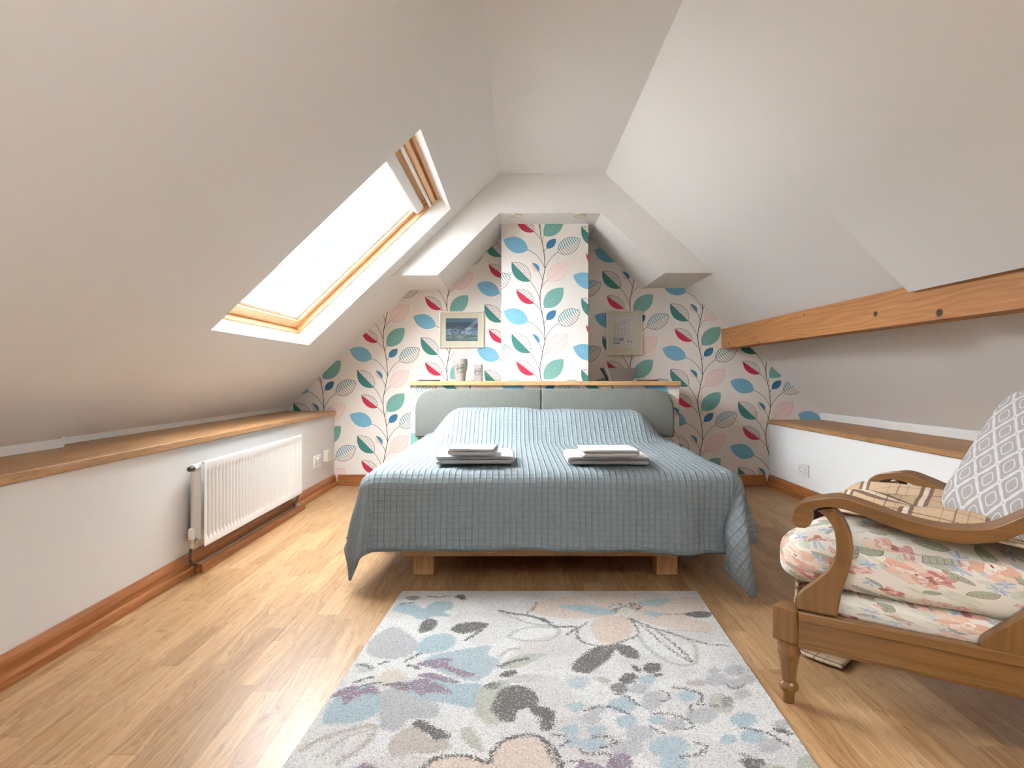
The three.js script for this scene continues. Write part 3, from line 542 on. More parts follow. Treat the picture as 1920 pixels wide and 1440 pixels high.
// ---------------------------------------------------------------- folded towels
reseed(31);
function towelGeo(w, d, t, layers, flip, seed) {      // folded ribbon seen from its end, swept over the depth
  const path = []; let y = t / 2, dir = 1;
  for (let k = 0; k < layers; k++) {
    const xa = dir > 0 ? -w / 2 + t / 2 : w / 2 - t / 2, xb = -xa, n = 14;
    for (let i = 0; i <= n; i++) path.push([xa + (xb - xa) * i / n, y]);
    if (k < layers - 1) for (let i = 1; i < 8; i++) { const f = Math.PI * i / 8; path.push([xb + dir * Math.sin(f) * t / 2, y + t / 2 - Math.cos(f) * t / 2]); }
    y += t; dir = -dir;
  }
  const nd = 16, half = t * 0.49, P = [], idx = [], W = path.length, uv = [];
  const nrm = path.map((p, i) => { const a = path[Math.max(0, i - 1)], b = path[Math.min(W - 1, i + 1)]; const l = Math.hypot(b[0] - a[0], b[1] - a[1]) || 1; return [-(b[1] - a[1]) / l, (b[0] - a[0]) / l]; });
  const ringN = 2 * W;
  for (let j = 0; j <= nd; j++) {
    const v = j / nd, z = (v - 0.5) * d, er = 1 - 0.55 * (Math.abs(v - 0.5) * 2) ** 10;
    for (let i = 0; i < ringN; i++) {
      const k = i < W ? i : ringN - 1 - i, sg = i < W ? 1 : -1; const [x, yy] = path[k], [nx, ny] = nrm[k];
      const wob = 0.006 * noise(x * 9 + seed, z * 9, yy * 20), lift = 0.006 * noise(x * 5, z * 5, seed + 3) * (yy / (t * layers));
      P.push((flip ? -1 : 1) * (x + nx * half * er * sg + 0.5 * wob), Math.max(0.0006, yy + ny * half * er * sg + lift), z + 0.01 * noise(yy * 30, x * 3, seed)); uv.push(x + k * 0.001, z + sg * 0.3);
    }
  }
  for (let j = 0; j < nd; j++) for (let i = 0; i < ringN; i++) { const a = j * ringN + i, b = j * ringN + (i + 1) % ringN, c = a + ringN, e = b + ringN; flip ? idx.push(a, b, e, a, e, c) : idx.push(a, e, b, a, c, e); }
  for (const j of [0, nd]) for (let i = 0; i < W - 1; i++) { const o = j * ringN, a = o + i, b = o + i + 1, c = o + ringN - 1 - i, e = o + ringN - 2 - i; ((j === 0) !== flip) ? idx.push(a, b, e, a, e, c) : idx.push(a, e, b, a, c, e); }
  const g = new THREE.BufferGeometry(); g.setAttribute('position', new THREE.Float32BufferAttribute(P, 3)); g.setAttribute('uv', new THREE.Float32BufferAttribute(uv, 2)); g.setIndex(idx); g.computeVertexNormals(); return g;
}
{
  const put = (lab, px0, px1, py, y, w2, d, t, n, flip, turn, seed) => {
    const Z = (EYE - y) * F / (py - CY), x0 = (px0 - CX) / F * Z, x1 = (px1 - CX) / F * Z;
    const o = single('folded_towel', towelGeo(x1 - x0, d, t, n, flip, seed), M.towel, lab, 'towel', 'folded towels on the bed'); o.position.set((x0 + x1) / 2, y, -Z - d / 2 - w2); o.rotation.y = turn; return o;
  };
  const yb = BED.top + 0.019;
  put('large white bath towel folded on the bed, under the towel nearer the radiator', 812, 960, 872, yb, 0, 0.27, 0.021, 2, false, 0.02, 1);
  put('small white hand towel lying on the bath towel nearer the radiator', 842, 933, 856, yb + 0.044, 0.01, 0.18, 0.017, 2, true, -0.05, 2);
  put('large white bath towel folded on the bed, under the towel nearer the armchair', 1068, 1222, 873, yb, 0, 0.27, 0.021, 2, true, -0.03, 3);
  put('small white hand towel lying on the bath towel nearer the armchair', 1090, 1197, 859, yb + 0.044, 0.01, 0.18, 0.017, 2, false, 0.06, 4);
}
// ---------------------------------------------------------------- ledge ornaments and pictures
const stone = sized(dataTex(256, 256, (u, v) => { const c = 1 + 0.5 * fbm(u * 30, v * 30, 6, 3) + (noise(u * 90, v * 90, 2) < -0.35 ? -0.25 : 0); return [176 * c, 172 * c, 168 * c]; }), 0.15, 0.15);
M.stone = new THREE.MeshStandardMaterial({ name: 'speckled_stone', map: stone, roughness: 0.8 });
function glyphTexture() {                                   // brushed character on speckled stoneware, u round the vase
  return canvasTex(1024, 512, (g, W, H) => {
    reseed(77); g.fillStyle = '#98948f'; g.fillRect(0, 0, W, H);
    for (let i = 0; i < 9000; i++) { const c = 105 + rnd() * 85; g.fillStyle = `rgba(${c},${c - 3},${c - 8},0.5)`; g.fillRect(rnd() * W, rnd() * H, 2 + rnd() * 4, 2 + rnd() * 4); }
    g.strokeStyle = '#1d1b1a'; g.lineCap = 'round'; const k = 1.45, ox = W / 2 - 125, oy = 130;
    const l = (w, ...p) => { g.lineWidth = w; g.beginPath(); g.moveTo(ox + p[0] * k, oy + p[1] * k); for (let i = 2; i < p.length; i += 2) g.lineTo(ox + p[i] * k, oy + p[i + 1] * k); g.stroke(); };
    l(13, 35, 2, 44, 14); l(11, 5, 36, 66, 30, 8, 96); l(13, 42, 56, 42, 150); l(11, 50, 66, 66, 82);
    l(11, 92, 10, 150, 4, 140, 46, 84, 50); l(10, 92, 28, 142, 26); l(14, 72, 66, 172, 56); l(11, 122, 62, 122, 150); l(10, 90, 84, 104, 98); l(10, 82, 140, 112, 114); l(10, 158, 80, 136, 98); l(10, 132, 106, 168, 142);
  });
}
const glyph = glyphTexture();
M.glyph = new THREE.MeshStandardMaterial({ name: 'lettered_stoneware', map: glyph, roughness: 0.75 });
{
  const vase = (px, rpx, hpx, lab, square) => {
    const Z = 4.30, s = Z / F, h = hpx * s, r = rpx * s; const v = thing('stoneware_vase', lab, 'vase', [at(px, 0, Z).x, LEDGE, -Z], -Math.atan2(at(px, 0, Z).x, Z) * 0.5);
    let body;
    const prof = square ? [[0.90, 0], [0.93, 0.02], [0.97, 0.5], [1.0, 0.97], [0.97, 1.0], [0.86, 1.0], [0.84, 0.9], [0.8, 0.1], [0, 0.08]] : [[0.70, 0], [0.74, 0.02], [0.84, 0.3], [0.97, 0.68], [1.0, 0.86], [0.98, 0.97], [0.95, 1.0], [0.86, 1.0], [0.86, 0.9], [0.7, 0.2], [0, 0.08]];
    body = lathe(prof.map(([a, b]) => [a * r, b * h]), 48);
    const p = body.attributes.position, uv = body.attributes.uv;
    for (let i = 0; i < p.count; i++) { const ang = Math.atan2(p.getX(i), p.getZ(i)); if (square) { const c = Math.max(Math.abs(Math.cos(ang)), Math.abs(Math.sin(ang))), f = 1 / Math.pow(Math.abs(Math.cos(ang)) ** 7 + Math.abs(Math.sin(ang)) ** 7, 1 / 7); p.setX(i, p.getX(i) * f * 0.98); p.setZ(i, p.getZ(i) * f * 0.98); } uv.setXY(i, 0.5 + ang / (2 * Math.PI), p.getY(i) / h); }
    // keep the seam of the texture at the back
    body.computeVertexNormals(); body.rotateY(0); part('body', body, M.glyph, v); return v;
  };
  vase(863, 12.8, 42, 'taller tapered grey stoneware vase with a brushed black character', false);
  vase(896, 9.4, 31, 'shorter straight grey stoneware vase with a brushed black character', true);
  // square flared dish
  const Z = 4.33, s = Z / F, d = thing('stone_dish', 'flared square grey stone dish on the ledge under the sketch', 'dish', [at(1161, 0, Z).x, LEDGE, -Z], 0.10);
  const fr = (r0, r1, y0, y1) => { const g = new THREE.CylinderGeometry(r1, r0, y1 - y0, 4, 1, true); g.rotateY(Math.PI / 4).translate(0, (y0 + y1) / 2, 0); return g.toNonIndexed(); };
  const H = 24 * s, body = mergeGeometries([fr(0.100, 0.165, 0.001, H), fr(0.082, 0.148, 0.012, H).scale(-1, 1, 1), new THREE.RingGeometry(0.148, 0.165, 4, 1).rotateZ(Math.PI / 4).rotateX(-Math.PI / 2).rotateY(Math.PI / 2).translate(0, H, 0).toNonIndexed(), new THREE.CircleGeometry(0.100, 4).rotateZ(Math.PI / 4).rotateX(Math.PI / 2).rotateY(Math.PI / 2).translate(0, 0.001, 0).toNonIndexed(), new THREE.CircleGeometry(0.082, 4).rotateZ(Math.PI / 4).rotateX(-Math.PI / 2).rotateY(Math.PI / 2).translate(0, 0.012, 0).toNonIndexed()].map((g) => { g.deleteAttribute('uv'); return g; }));
  body.computeVertexNormals(); metricUV(body, 1); part('bowl', metricUV(body, 1), new THREE.MeshStandardMaterial({ name: 'grey_stone', map: stone, color: new THREE.Color(0.42, 0.41, 0.41), roughness: 0.85, side: THREE.DoubleSide }), d);
  const dark = new THREE.MeshStandardMaterial({ name: 'dark_slate', color: new THREE.Color(0.10, 0.085, 0.075), roughness: 0.7 });
  for (const [px0, px1, lab] of [[783, 824, 'thin dark slate coaster on the ledge beside the tall vase'], [1197, 1236, 'thin dark slate coaster on the ledge beside the stone dish']]) {
    const xa = at(px0, 0, 4.26).x, xb = at(px1, 0, 4.26).x; single('coaster', lathe([[0, 0], [0.5, 0], [0.5, 0.006], [0.47, 0.008], [0, 0.008]], 28).scale((xb - xa), 1, (xb - xa) * 0.8).translate((xa + xb) / 2, LEDGE + 0.0005, -4.30), dark, lab, 'coaster', 'coasters on the ledge');
  }
}
const artSea = canvasTex(640, 448, (g, W, H) => {
  reseed(5); const gr = (y0, y1, a, b) => { for (let i = 0; i < 260; i++) { const y = y0 + rnd() * (y1 - y0), t = rnd(); g.fillStyle = `rgba(${a.map((c, k) => Math.round(c + (b[k] - c) * t)).join(',')},0.45)`; g.beginPath(); g.ellipse(rnd() * W, y, 30 + rnd() * 90, 5 + rnd() * 13, (rnd() - 0.5) * 0.5, 0, 7); g.fill(); } };
  g.fillStyle = '#4d6674'; g.fillRect(0, 0, W, H);
  gr(-10, 130, [88, 118, 140], [60, 88, 112]); gr(90, 190, [38, 56, 70], [60, 84, 98]); gr(180, 330, [46, 66, 82], [112, 138, 150]); gr(230, 340, [150, 176, 190], [60, 84, 104]); gr(330, 450, [70, 96, 108], [96, 112, 90]); gr(380, 460, [60, 82, 84], [120, 140, 130]);
  for (let i = 0; i < 120; i++) { g.strokeStyle = `rgba(${190 + rnd() * 40},${205 + rnd() * 30},${215 + rnd() * 30},0.5)`; g.lineWidth = 2 + rnd() * 5; const x = rnd() * W, y = 200 + rnd() * 200; g.beginPath(); g.moveTo(x, y); g.lineTo(x + 10 + rnd() * 40, y + (rnd() - 0.5) * 14); g.stroke(); }
  for (let i = 0; i < 40; i++) { g.fillStyle = 'rgba(28,38,48,0.55)'; g.beginPath(); g.ellipse(100 + rnd() * 300, 190 + rnd() * 130, 8 + rnd() * 40, 3 + rnd() * 8, 0, 0, 7); g.fill(); }
});
const artSketch = canvasTex(448, 576, (g, W, H) => {
  reseed(6); g.fillStyle = '#dbd9d2'; g.fillRect(0, 0, W, H); g.strokeStyle = 'rgba(55,55,58,0.75)';
  const l = (w, ...p) => { g.lineWidth = w; g.beginPath(); g.moveTo(p[0], p[1]); for (let i = 2; i < p.length; i += 2) g.lineTo(p[i] + (rnd() - 0.5) * 3, p[i + 1] + (rnd() - 0.5) * 3); g.stroke(); };
  l(2, 30, 150, 380, 60); l(2, 380, 60, 420, 110); l(2, 20, 170, 30, 400); l(2, 420, 110, 425, 440);
  for (let f = 0; f < 3; f++) for (let i = 0; i < 5; i++) { const x = 40 + i * 62, y = 160 - i * 18 + f * 92, w = 30, h = 60; g.strokeRect(x, y, w, h); l(4, x + 2, y, x + 2, y + h); l(3, x, y, x + w, y - 4); for (let k = 0; k < 5; k++) l(1, x + 4, y + 8 + k * 11, x + w - 2, y + 4 + k * 11); }
  for (let i = 0; i < 60; i++) { const x = 250 + rnd() * 170, y = 300 + rnd() * 140; l(1, x, y, x + rnd() * 10 - 5, y + 10 + rnd() * 40); }
  g.fillStyle = 'rgba(150,180,170,0.8)'; g.fillRect(10, 395, 100, 60); l(7, 110, 400, 225, 385); l(4, 110, 400, 120, 455); g.fillStyle = 'rgba(95,95,95,0.6)'; g.fillRect(125, 405, 90, 50);
  g.fillStyle = 'rgba(70,85,85,0.85)'; g.beginPath(); g.ellipse(80, 488, 66, 18, 0, 0, 7); g.fill(); g.fillStyle = '#c9cdc8'; g.beginPath(); g.ellipse(76, 478, 34, 9, 0, 0, 7); g.fill();
  g.fillStyle = '#2d2d2f'; g.fillRect(292, 440, 14, 46); g.fillRect(360, 445, 16, 42); g.fillRect(326, 452, 8, 30); l(2, 240, 520, 400, 505); l(2, 20, 510, 230, 500);
});
function framed(lab, px, py, art, mat, matIn) {
  const Z = ZB - 0.012, x0 = at(px[0], 0, Z).x, x1 = at(px[1], 0, Z).x, y1 = at(0, py[0], Z).y, y0 = at(0, py[1], Z).y, w = x1 - x0, h = y1 - y0;
  const p = thing('framed_picture', lab, 'picture', [(x0 + x1) / 2, (y0 + y1) / 2, -ZB + 0.003]);
  const f = rectShape(-w / 2, w / 2, -h / 2, h / 2); f.holes.push(rectHole(-w / 2 + 0.008, w / 2 - 0.008, -h / 2 + 0.008, h / 2 - 0.008));
  part('frame', new THREE.ExtrudeGeometry(f, { depth: 0.014, bevelEnabled: true, bevelThickness: 0.002, bevelSize: 0.002, bevelOffset: -0.002, bevelSegments: 2 }).translate(0, 0, 0.002), new THREE.MeshStandardMaterial({ name: 'champagne_metal', color: new THREE.Color(0.74, 0.70, 0.60), roughness: 0.35, metalness: 0.5 }), p);
  part('mount', new THREE.BoxGeometry(w - 0.017, h - 0.017, 0.006).translate(0, 0, 0.005), mat, p);
  const [ax, ay, aw, ah] = matIn;
  part('print', new THREE.PlaneGeometry(aw * w, ah * h).translate((ax - 0.5) * w, (0.5 - ay) * h, 0.0086), new THREE.MeshStandardMaterial({ name: 'print_paper', map: art, roughness: 0.8 }), p);
  part('glass', new THREE.PlaneGeometry(w - 0.017, h - 0.017).translate(0, 0, 0.0115), M.glass, p);
}
const mountMat = new THREE.MeshStandardMaterial({ name: 'ivory_mount_board', color: srgb(214, 205, 182), roughness: 0.9 });
framed('framed seascape painting in blues and greys hung in the alcove above the vases', [824, 907], [584, 652], artSea, mountMat, [0.505, 0.5, 0.72, 0.63]);
framed('framed pencil sketch of street buildings hung in the alcove above the stone dish', [1137, 1204], [583, 666], artSketch, mountMat, [0.5, 0.475, 0.66, 0.70]);
// ---------------------------------------------------------------- rug, pattern laid out on the rug's own plan
const RUG = { far: 2.297, xl: -0.4396, w: 1.154, len: 1.70, skew: 0.0573 };
const rugXY = (px, py) => { const p = onFloor(px, py, 0.011), Z = -p.z; const v = (RUG.far - Z), u = p.x - (RUG.xl - RUG.skew * v); return [u, v]; };   // metres across, metres from the far edge
const rugTex = (() => {
  const K = 1000, W = Math.round(RUG.w * K), H = Math.round(RUG.len * K);
  const c = document.createElement('canvas'); c.width = W; c.height = H; const g = c.getContext('2d');
  const P = (x, y) => rugXY(x, y).map((q) => q * K);
  g.fillStyle = '#e3e2df'; g.fillRect(0, 0, W, H);
  reseed(91);
  const blob = (col, pts, al = 1) => { const q = smoothPts(pts.map((p) => P(...p)), 6, true); g.globalAlpha = al; g.fillStyle = col; g.beginPath(); q.forEach((p, i) => i ? g.lineTo(...p) : g.moveTo(...p)); g.fill(); g.globalAlpha = 1; };
  const line = (col, w, pts) => { const q = smoothPts(pts.map((p) => P(...p)), 6); g.strokeStyle = col; g.lineWidth = w; g.lineCap = 'round'; g.beginPath(); q.forEach((p, i) => i ? g.lineTo(...p) : g.moveTo(...p)); g.stroke(); };
  const A = ([x, y]) => [530 + x / 3.84, 1100 + y / 3.84], B = ([x, y]) => [1000 + x / 3.556, 1100 + y / 3.556];
  const bA = (col, pts, al) => blob(col, pts.map(A), al), lA = (col, w, pts) => line(col, w, pts.map(A)), bB = (col, pts, al) => blob(col, pts.map(B), al), lB = (col, w, pts) => line(col, w, pts.map(B));
  const grey = '#bcbcbd', pale = '#cbcac8', blue = '#b0c2c8', mauve = '#96828f', dark = '#6f6d6b', peach = '#dccbbd', taupe = '#c3bbb2', sage = '#bfc0b4';
  // soft grey clouds of pile
  for (let i = 0; i < 46; i++) { const x = rnd() * W, y = rnd() * H, r = 40 + rnd() * 110; g.globalAlpha = 0.5; g.fillStyle = rnd() < 0.6 ? '#d2d1cf' : '#cfc9c3'; g.beginPath(); g.ellipse(x, y, r, r * 0.6, rnd() * 3, 0, 7); g.fill(); g.globalAlpha = 1; }
  // big mauve and blue flower on the left
  bA(grey, [[600, 440], [680, 340], [800, 290], [900, 340], [980, 420], [900, 500], [760, 520], [640, 500]]);
  bA(blue, [[960, 470], [1040, 360], [1180, 335], [1250, 380], [1190, 450], [1060, 480]]);
  bA('#b4c3c8', [[1000, 560], [1060, 500], [1250, 460], [1500, 425], [1470, 490], [1560, 530], [1520, 590], [1470, 640], [1380, 680], [1200, 640], [1080, 590]]);
  bA(mauve, [[960, 560], [1040, 530], [1220, 515], [1190, 560], [1390, 635], [1300, 650], [1180, 600], [1060, 580]]);
  bA(blue, [[800, 700], [900, 680], [1060, 660], [1250, 700], [1420, 700], [1430, 800], [1380, 870], [1230, 850], [1100, 830], [900, 790]]);
  bA(mauve, [[780, 690], [900, 690], [1000, 660], [1120, 700], [1220, 770], [1080, 760], [980, 785], [920, 740], [860, 785]]);
  bA(mauve, [[960, 640], [1060, 620], [1180, 650], [1280, 690], [1200, 690], [1080, 665]]);
  bA(grey, [[690, 760], [820, 740], [940, 800], [1120, 850], [1090, 940], [900, 960], [830, 1030], [720, 1030], [690, 900]]);
  bA(blue, [[290, 930], [380, 800], [480, 740], [620, 700], [690, 780], [690, 900], [560, 970], [420, 985], [300, 990]]);
  bA(mauve, [[340, 800], [420, 740], [520, 710], [560, 740], [640, 710], [690, 770], [600, 770], [500, 810], [440, 865], [420, 790]]);
  bA(pale, [[520, 560], [620, 560], [660, 600], [560, 620]]);
  for (const [x0, y0, x1, y1] of [[640, 590, 540, 560], [650, 650, 520, 690], [700, 690, 560, 720], [760, 540, 700, 560], [880, 540, 990, 480], [900, 570, 980, 590], [820, 700, 900, 720], [720, 710, 780, 712]]) lA(dark, 9, [[x0, y0], [(x0 + x1) / 2 + 10, (y0 + y1) / 2 - 8], [x1, y1]]);
  bA('#d9cfc0', [[700, 640], [760, 600], [860, 610], [880, 660], [800, 690], [720, 680]]);
  // left-hand leaves and buds
  bA(dark, [[985, 335], [1000, 260], [1050, 232], [1105, 245], [1090, 300], [1030, 330]]); bA(dark, [[1210, 310], [1260, 270], [1360, 255], [1480, 268], [1400, 310], [1290, 340]]); lA(dark, 12, [[1310, 385], [1380, 345], [1470, 275]]);
  bA(blue, [[790, 170], [850, 120], [960, 130], [1010, 160], [1090, 110], [1210, 110], [1220, 160], [1160, 180], [1210, 215], [1090, 215], [1000, 240], [900, 200]]); bA(dark, [[880, 80], [960, 65], [985, 85], [920, 100]], 0.7); lA(dark, 8, [[1050, 70], [1120, 75], [1190, 65]]); bA(dark, [[1240, 65], [1300, 60], [1315, 95], [1260, 85]]); lA(dark, 7, [[840, 130], [880, 120], [940, 115]]);
  bA(sage, [[1560, 580], [1650, 510], [1790, 480], [1900, 480], [1800, 540], [1660, 590]]); lA(dark, 13, [[1560, 575], [1640, 545], [1760, 515]]); lA(taupe, 14, [[1560, 500], [1640, 450], [1690, 445]]); bA(dark, [[1560, 650], [1600, 610], [1680, 600], [1660, 640]]); bA(pale, [[1580, 690], [1680, 640], [1850, 635], [1900, 655], [1760, 690]]);
  bA(sage, [[1380, 900], [1400, 780], [1480, 690], [1600, 680], [1680, 780], [1690, 900], [1580, 990], [1450, 980]]); bA(dark, [[1520, 830], [1560, 750], [1680, 710], [1780, 740], [1840, 820], [1800, 870], [1690, 890], [1660, 970], [1580, 960], [1500, 890]]); bA(dark, [[1430, 720], [1500, 690], [1560, 690], [1530, 740]], 0.7);
  bA(dark, [[1780, 890], [1830, 860], [1930, 880], [1960, 940], [1930, 1030], [1860, 1030], [1850, 950]]);
  bA(taupe, [[760, 1200], [770, 1100], [860, 1030], [950, 1000], [1040, 1080], [1200, 1110], [1190, 1170], [1060, 1200], [930, 1200], [830, 1225]]); bA(dark, [[920, 985], [1000, 960], [1090, 1010], [1210, 1080], [1090, 1100], [1030, 1050]]);
  bA(sage, [[1285, 1090], [1290, 1020], [1350, 1010], [1400, 1080], [1445, 1190], [1340, 1150]]);
  lA(taupe, 16, [[130, 1180], [260, 1100], [420, 1050], [560, 1010], [655, 1000], [620, 1100], [520, 1190], [380, 1270]]); lA(taupe, 9, [[250, 1230], [350, 1160], [470, 1080], [600, 1040]]);
  // peach petals at the near edge
  const near = [[1000, 1310], [1090, 1240], [1260, 1215], [1400, 1240], [1480, 1270], [1500, 1200], [1570, 1120], [1700, 1075], [1840, 1080], [1930, 1150], [1990, 1250], [2010, 1330], [1500, 1420], [1100, 1400]];
  bA(peach, near); lA(dark, 10, near.slice(0, 6)); lA(dark, 10, near.slice(5, 12));
  // large line-drawn lily at the far right
  bB(peach, [[0, 110], [120, 80], [300, 70], [420, 110], [540, 140], [560, 180], [380, 210], [200, 210], [40, 190], [-60, 150]], 0.9); bB(peach, [[370, 60], [520, 50], [680, 55], [660, 120], [560, 130], [450, 110]], 0.9); bB(peach, [[660, 130], [760, 90], [960, 70], [1090, 70], [1140, 160], [1010, 190], [1180, 250], [1180, 300], [1000, 290], [820, 260], [700, 210]], 0.9);
  bB(blue, [[150, 130], [320, 120], [460, 140], [550, 180], [420, 190], [280, 160]]); bB(blue, [[690, 110], [790, 85], [910, 80], [880, 115], [780, 130]]); bB(blue, [[740, 160], [850, 180], [830, 205], [750, 190]]);
  bB(peach, [[390, 240], [480, 200], [620, 200], [660, 270], [630, 340], [520, 380], [430, 360]]); lB(dark, 7, [[360, 235], [300, 280], [290, 330], [350, 380], [480, 395], [610, 360], [700, 310], [640, 210]]);
  for (let i = 0; i < 60; i++) { const a = rnd() * 6.28, r = 20 + rnd() * 90; lB(dark, 5, [[620 + Math.cos(a) * r, 150 + Math.sin(a) * r * 0.35], [620 + Math.cos(a) * (r + 22), 150 + Math.sin(a) * (r + 22) * 0.35]]); }
  bB('#d9d5cf', [[560, 160], [620, 140], [680, 160], [640, 195], [580, 190]]);
  lB(dark, 6, [[690, 230], [800, 280], [920, 370], [1010, 450], [1060, 500]]); lB(sage, 13, [[700, 330], [760, 410], [860, 480], [960, 520], [1060, 520], [1085, 440], [1040, 360], [900, 310], [780, 270]]); lB(dark, 6, [[650, 210], [760, 290], [860, 380], [960, 450], [1040, 500]]); lB(dark, 6, [[720, 260], [880, 300], [1040, 350], [1150, 380], [1290, 395]]); lB(taupe, 8, [[860, 290], [1050, 295], [1180, 310]]);
  bB(dark, [[1010, 185], [1080, 165], [1190, 175], [1160, 205], [1070, 205]]); lB(dark, 6, [[850, 180], [950, 185], [1030, 180]]);
  lA(dark, 14, [[1560, 175], [1660, 195], [1780, 210], [1920, 260]]); lA(sage, 12, [[1570, 190], [1680, 230], [1800, 270], [1960, 280]]); lA(dark, 6, [[1760, 190], [1810, 150], [1830, 110]]); lA(sage, 12, [[1620, 360], [1700, 310], [1850, 290], [1990, 310], [1920, 380], [1760, 390], [1640, 370]]);
  lB(dark, 10, [[60, 210], [140, 265], [280, 270], [220, 320]]);
  // twin dark leaves and small sprigs
  bB(dark, [[260, 560], [270, 510], [380, 420], [480, 390], [530, 400], [520, 460], [440, 530], [360, 575]]); bB(dark, [[530, 390], [590, 385], [680, 420], [695, 480], [620, 470], [560, 430]]);
  bB(dark, [[725, 545], [770, 510], [845, 515], [840, 555], [780, 580]]); bB(dark, [[790, 590], [830, 575], [865, 590], [820, 600]]); bB(dark, [[650, 530], [680, 525], [715, 560], [700, 570]]);
  bB(dark, [[570, 630], [600, 585], [660, 575], [690, 600], [660, 640], [620, 650]]); bB(dark, [[515, 690], [530, 650], [600, 645], [625, 700], [570, 715]], 0.8); bB(taupe, [[400, 610], [470, 600], [520, 630], [480, 650]]); bB(taupe, [[1010, 640], [1090, 620], [1170, 640], [1090, 665]]);
  // blue and grey posy
  for (const [x, y, r, cc] of [[760, 620, 60, blue], [700, 680, 70, grey], [800, 740, 80, grey], [590, 790, 100, blue], [780, 790, 70, grey], [420, 820, 60, grey], [280, 800, 60, blue], [380, 880, 70, grey], [620, 900, 80, blue], [820, 890, 60, blue], [930, 920, 80, grey], [700, 980, 100, grey], [250, 950, 60, blue], [420, 960, 70, blue], [260, 1030, 60, blue], [400, 1050, 90, blue], [900, 1070, 140, blue], [620, 1080, 110, grey], [1120, 860, 110, grey], [1220, 620, 80, grey], [1340, 560, 70, grey], [1340, 650, 70, grey], [1420, 620, 60, grey], [1390, 720, 60, grey], [1020, 730, 70, blue], [1400, 890, 90, blue], [1460, 1000, 90, blue], [1300, 1020, 60, blue], [1580, 1060, 90, grey], [1200, 560, 40, grey], [300, 640, 80, '#bfc8ce'], [930, 1180, 100, blue], [1650, 920, 60, grey]]) bB(cc, [[x - r, y], [x - r * 0.5, y - r * 0.45], [x + r * 0.5, y - r * 0.5], [x + r, y - r * 0.05], [x + r * 0.45, y + r * 0.45], [x - r * 0.4, y + r * 0.5]], 0.9);
  bB(sage, [[1160, 760], [1240, 710], [1330, 760], [1300, 840], [1220, 830]]); bB(dark, [[1250, 740], [1310, 730], [1330, 770], [1280, 800]], 0.55);
  for (const pts of [[[340, 830], [420, 800], [540, 810], [640, 850]], [[540, 715], [620, 735], [700, 790]], [[850, 770], [900, 750], [890, 710], [830, 690]], [[920, 670], [1020, 685], [1120, 720], [1110, 770]], [[1050, 830], [1050, 790], [1140, 785], [1240, 800]], [[780, 850], [900, 850], [1020, 890], [1060, 940], [940, 950]], [[780, 935], [860, 980]], [[390, 1010], [480, 1000], [550, 1040], [440, 1080]], [[290, 1070], [340, 1110], [430, 1110]], [[970, 1135], [1090, 1120], [1150, 1060], [1070, 1040]], [[1380, 940], [1500, 960], [1620, 1010], [1700, 1060]], [[1280, 650], [1340, 680], [1410, 650]], [[460, 1110], [540, 1130], [600, 1128]], [[1380, 1110], [1460, 1150], [1540, 1155]], [[150, 1200], [220, 1170], [340, 1160]], [[110, 990], [190, 990], [230, 1030], [180, 1060]], [[20, 990], [80, 1060], [130, 1170]]]) lB(dark, 6, pts);
  bB(dark, [[1380, 1180], [1440, 1135], [1520, 1160], [1580, 1210], [1500, 1230]]); bB(dark, [[1580, 955], [1660, 945], [1725, 990], [1650, 975]]);
  // nearer half of the rug, out of the picture: more of the same flowers
  for (let i = 0; i < 26; i++) { const x = rnd() * W, y = (1.08 + rnd() * 0.6) * K, r = 30 + rnd() * 70, cols = [grey, blue, peach, taupe, dark, sage, mauve]; g.fillStyle = cols[Math.floor(rnd() * 7)]; for (let k = 0; k < 5; k++) { g.beginPath(); g.ellipse(x + Math.cos(k * 1.257) * r * 0.7, y + Math.sin(k * 1.257) * r * 0.7, r * 0.55, r * 0.35, k * 1.257, 0, 7); g.fill(); } }
  // pile: every tuft takes its colour from a spot near it
  const im = g.getImageData(0, 0, W, H).data, d = new Uint8Array(W * H * 4), cell = 3;
  for (let j = 0; j < H; j += cell) for (let i = 0; i < W; i += cell) {
    const sx = clamp(Math.round(i + (rnd() + rnd() + rnd() - 1.5) * 7), 0, W - 1), sy = clamp(Math.round(j + (rnd() + rnd() + rnd() - 1.5) * 7), 0, H - 1), k = (sy * W + sx) * 4; let f = 0.93 + rnd() * 0.13; const fleck = rnd() < 0.13 ? 1 : 0;
    for (let b = 0; b < cell && j + b < H; b++) for (let a = 0; a < cell && i + a < W; a++) { const q = ((H - 1 - j - b) * W + i + a) * 4; for (let m = 0; m < 3; m++) { let v = im[k + m] * f; if (fleck) v = v > 150 ? v * 0.86 : Math.min(v * 1.55, 215); d[q + m] = clamp(v, 0, 255); } d[q + 3] = 255; }
  }
  const t = new THREE.DataTexture(d, W, H); t.colorSpace = THREE.SRGBColorSpace; t.magFilter = THREE.LinearFilter; t.needsUpdate = true; return t;
})();
